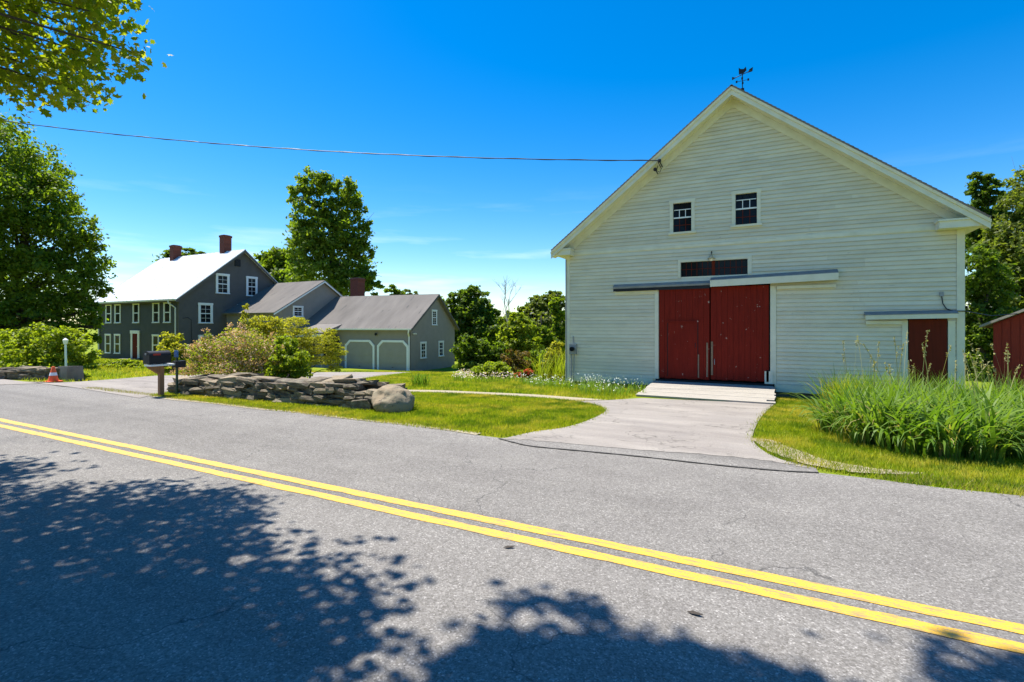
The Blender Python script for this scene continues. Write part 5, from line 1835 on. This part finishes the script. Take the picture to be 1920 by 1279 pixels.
flowers('white_flower_bed', 'strip of low white flowers between garden bed and barn corner', [(960, 716), (1000, 712), (1062, 718), (1075, 730), (1000, 728)], 170, .12, .35, L['whiteflower'], .045, 62, L['tall'])
flowers('daisies', 'white daisies in tall grass along the barn wall left of the ramp', [(1062, 728), (1075, 722), (1150, 722), (1210, 724), (1205, 742), (1150, 746), (1080, 738)], 260, .12, .5, L['whiteflower'], .04, 63, L['tall'])

# ------------------------------------------------------------------ lawn
def lawn(name, label, regions, n, seed, hlo, hhi, wlo, whi, m, excl=()):
    r = np.random.default_rng(seed)
    A = np.concatenate([np.array(q) for q in regions])
    X = r.uniform(A[:, 0].min(), A[:, 0].max(), n * 4)
    Y = r.uniform(A[:, 1].min(), A[:, 1].max(), n * 4)
    k = np.zeros(len(X), bool)
    for q in regions:
        k |= inside(q, X, Y)
    for q in excl:
        k &= ~inside(q, X, Y)
    X, Y = X[k][:n], Y[k][:n]
    X, Y = X + r.normal(0, .05, len(X)), Y + r.normal(0, .05, len(X))
    Y = np.maximum(Y, 6.58)
    nn = len(X)
    Z = np.array([ground_z(x, y) for x, y in zip(X, Y)])
    h = r.uniform(hlo, hhi, nn)
    a = r.uniform(0, 2 * np.pi, nn)
    w_ = r.uniform(wlo, whi, nn) * .5
    lean = r.normal(0, .45, (nn, 2)) * h[:, None]
    V = np.empty((nn, 3, 3))
    V[:, 0] = np.stack([X - np.cos(a) * w_, Y - np.sin(a) * w_, Z - .015], 1)
    V[:, 1] = np.stack([X + np.cos(a) * w_, Y + np.sin(a) * w_, Z - .015], 1)
    V[:, 2] = np.stack([X + lean[:, 0], Y + lean[:, 1], Z + h], 1)
    o = np_mesh(name, V.reshape(-1, 3), 3, m)
    tag(o, label, 'grass', kind='stuff')
    return o
excl = [barn_drive_poly, path_poly, hd]
front = [(-17.0, 6.72), (-3.6, 6.62), (-2.6, 7.2), (-2.9, 11.5), (-3.4, 12.6), (-8, 12.6), (-13, 10.2), (-14.2, 9), (-15.5, 7.2)]
lawn('lawn_grass', 'mown green lawn between the road and the footpath', [front], 150000, 71, .025, .065, .010, .020, L['grass'], excl)
mid_ = [(-24, 25), (-23, 16), (-19.5, 15.4), (-15, 14), (-12.6, 11.8), (-8, 12.2), (-3.7, 13), (-3.6, 17.8), (-7.2, 17.8), (-9, 22), (-12, 28), (-22, 29)]
lawn('lawn_grass', 'green lawn and verge stretching from the footpath to the garage', [mid_], 90000, 72, .04, .11, .016, .03, L['grass'], excl)
right = [(-.6, 7.6), (.2, 6.9), (1.2, 6.62), (9, 6.72), (9, 9.2), (3, 9.2), (1.2, 10.2), (1.4, 17.8), (.06, 17.8), (.1, 15.2), (-.25, 12)]
lawn('lawn_grass', 'grass verge between the barn drive and the tall grass bed', [right], 80000, 73, .025, .07, .008, .016, L['grass'], excl)
farl = [(-60, 7.3), (-18.2, 6.9), (-19, 11), (-21, 22), (-40, 22), (-60, 22)]
lawn('lawn_grass', 'front yard grass before the farmhouse', [farl], 60000, 74, .05, .12, .02, .04, L['grass'], excl)
dry = [(x, y) for x, y in far_edge if -17 < x < -4.2]
lawn('dry_edge_grass', 'straw coloured grass along the road edge', [[(x, y - .01) for x, y in dry] + [(x, y + .32) for x, y in reversed(dry)], [(q[0], q[1]) for q in sh_poly], [(1.0, 6.65), (9, 6.62), (9, 7.0), (1.2, 7.15)]], 22000, 75, .02, .06, .006, .013, L['dry'], [barn_drive_poly])
# small fallen leaves on the road
for (x, y), lb in (((955, 1028), 'dark fallen leaf lying just below the yellow centre line'), ((1303, 1153), 'dark fallen leaf lying alone between yellow line and tree shade')):
    q = ray(x, y, F_PX * CAM_H / (y - HZ))
    f = MB()
    f.extr([(-.06, 0, 0), (-.02, .018, .006), (.03, .015, .004), (.06, 0, .008), (.03, -.014, .003), (-.02, -.017, .0)], (0, 0, .002))
    lf = f.build('fallen_leaf', M['bark'], loc=(q.x, q.y, .007))
    lf.rotation_euler = (0, 0, .6 if x < 1000 else -.1)
    lf.scale = (.75, .75, 1)
    tag(lf, lb, 'leaf')
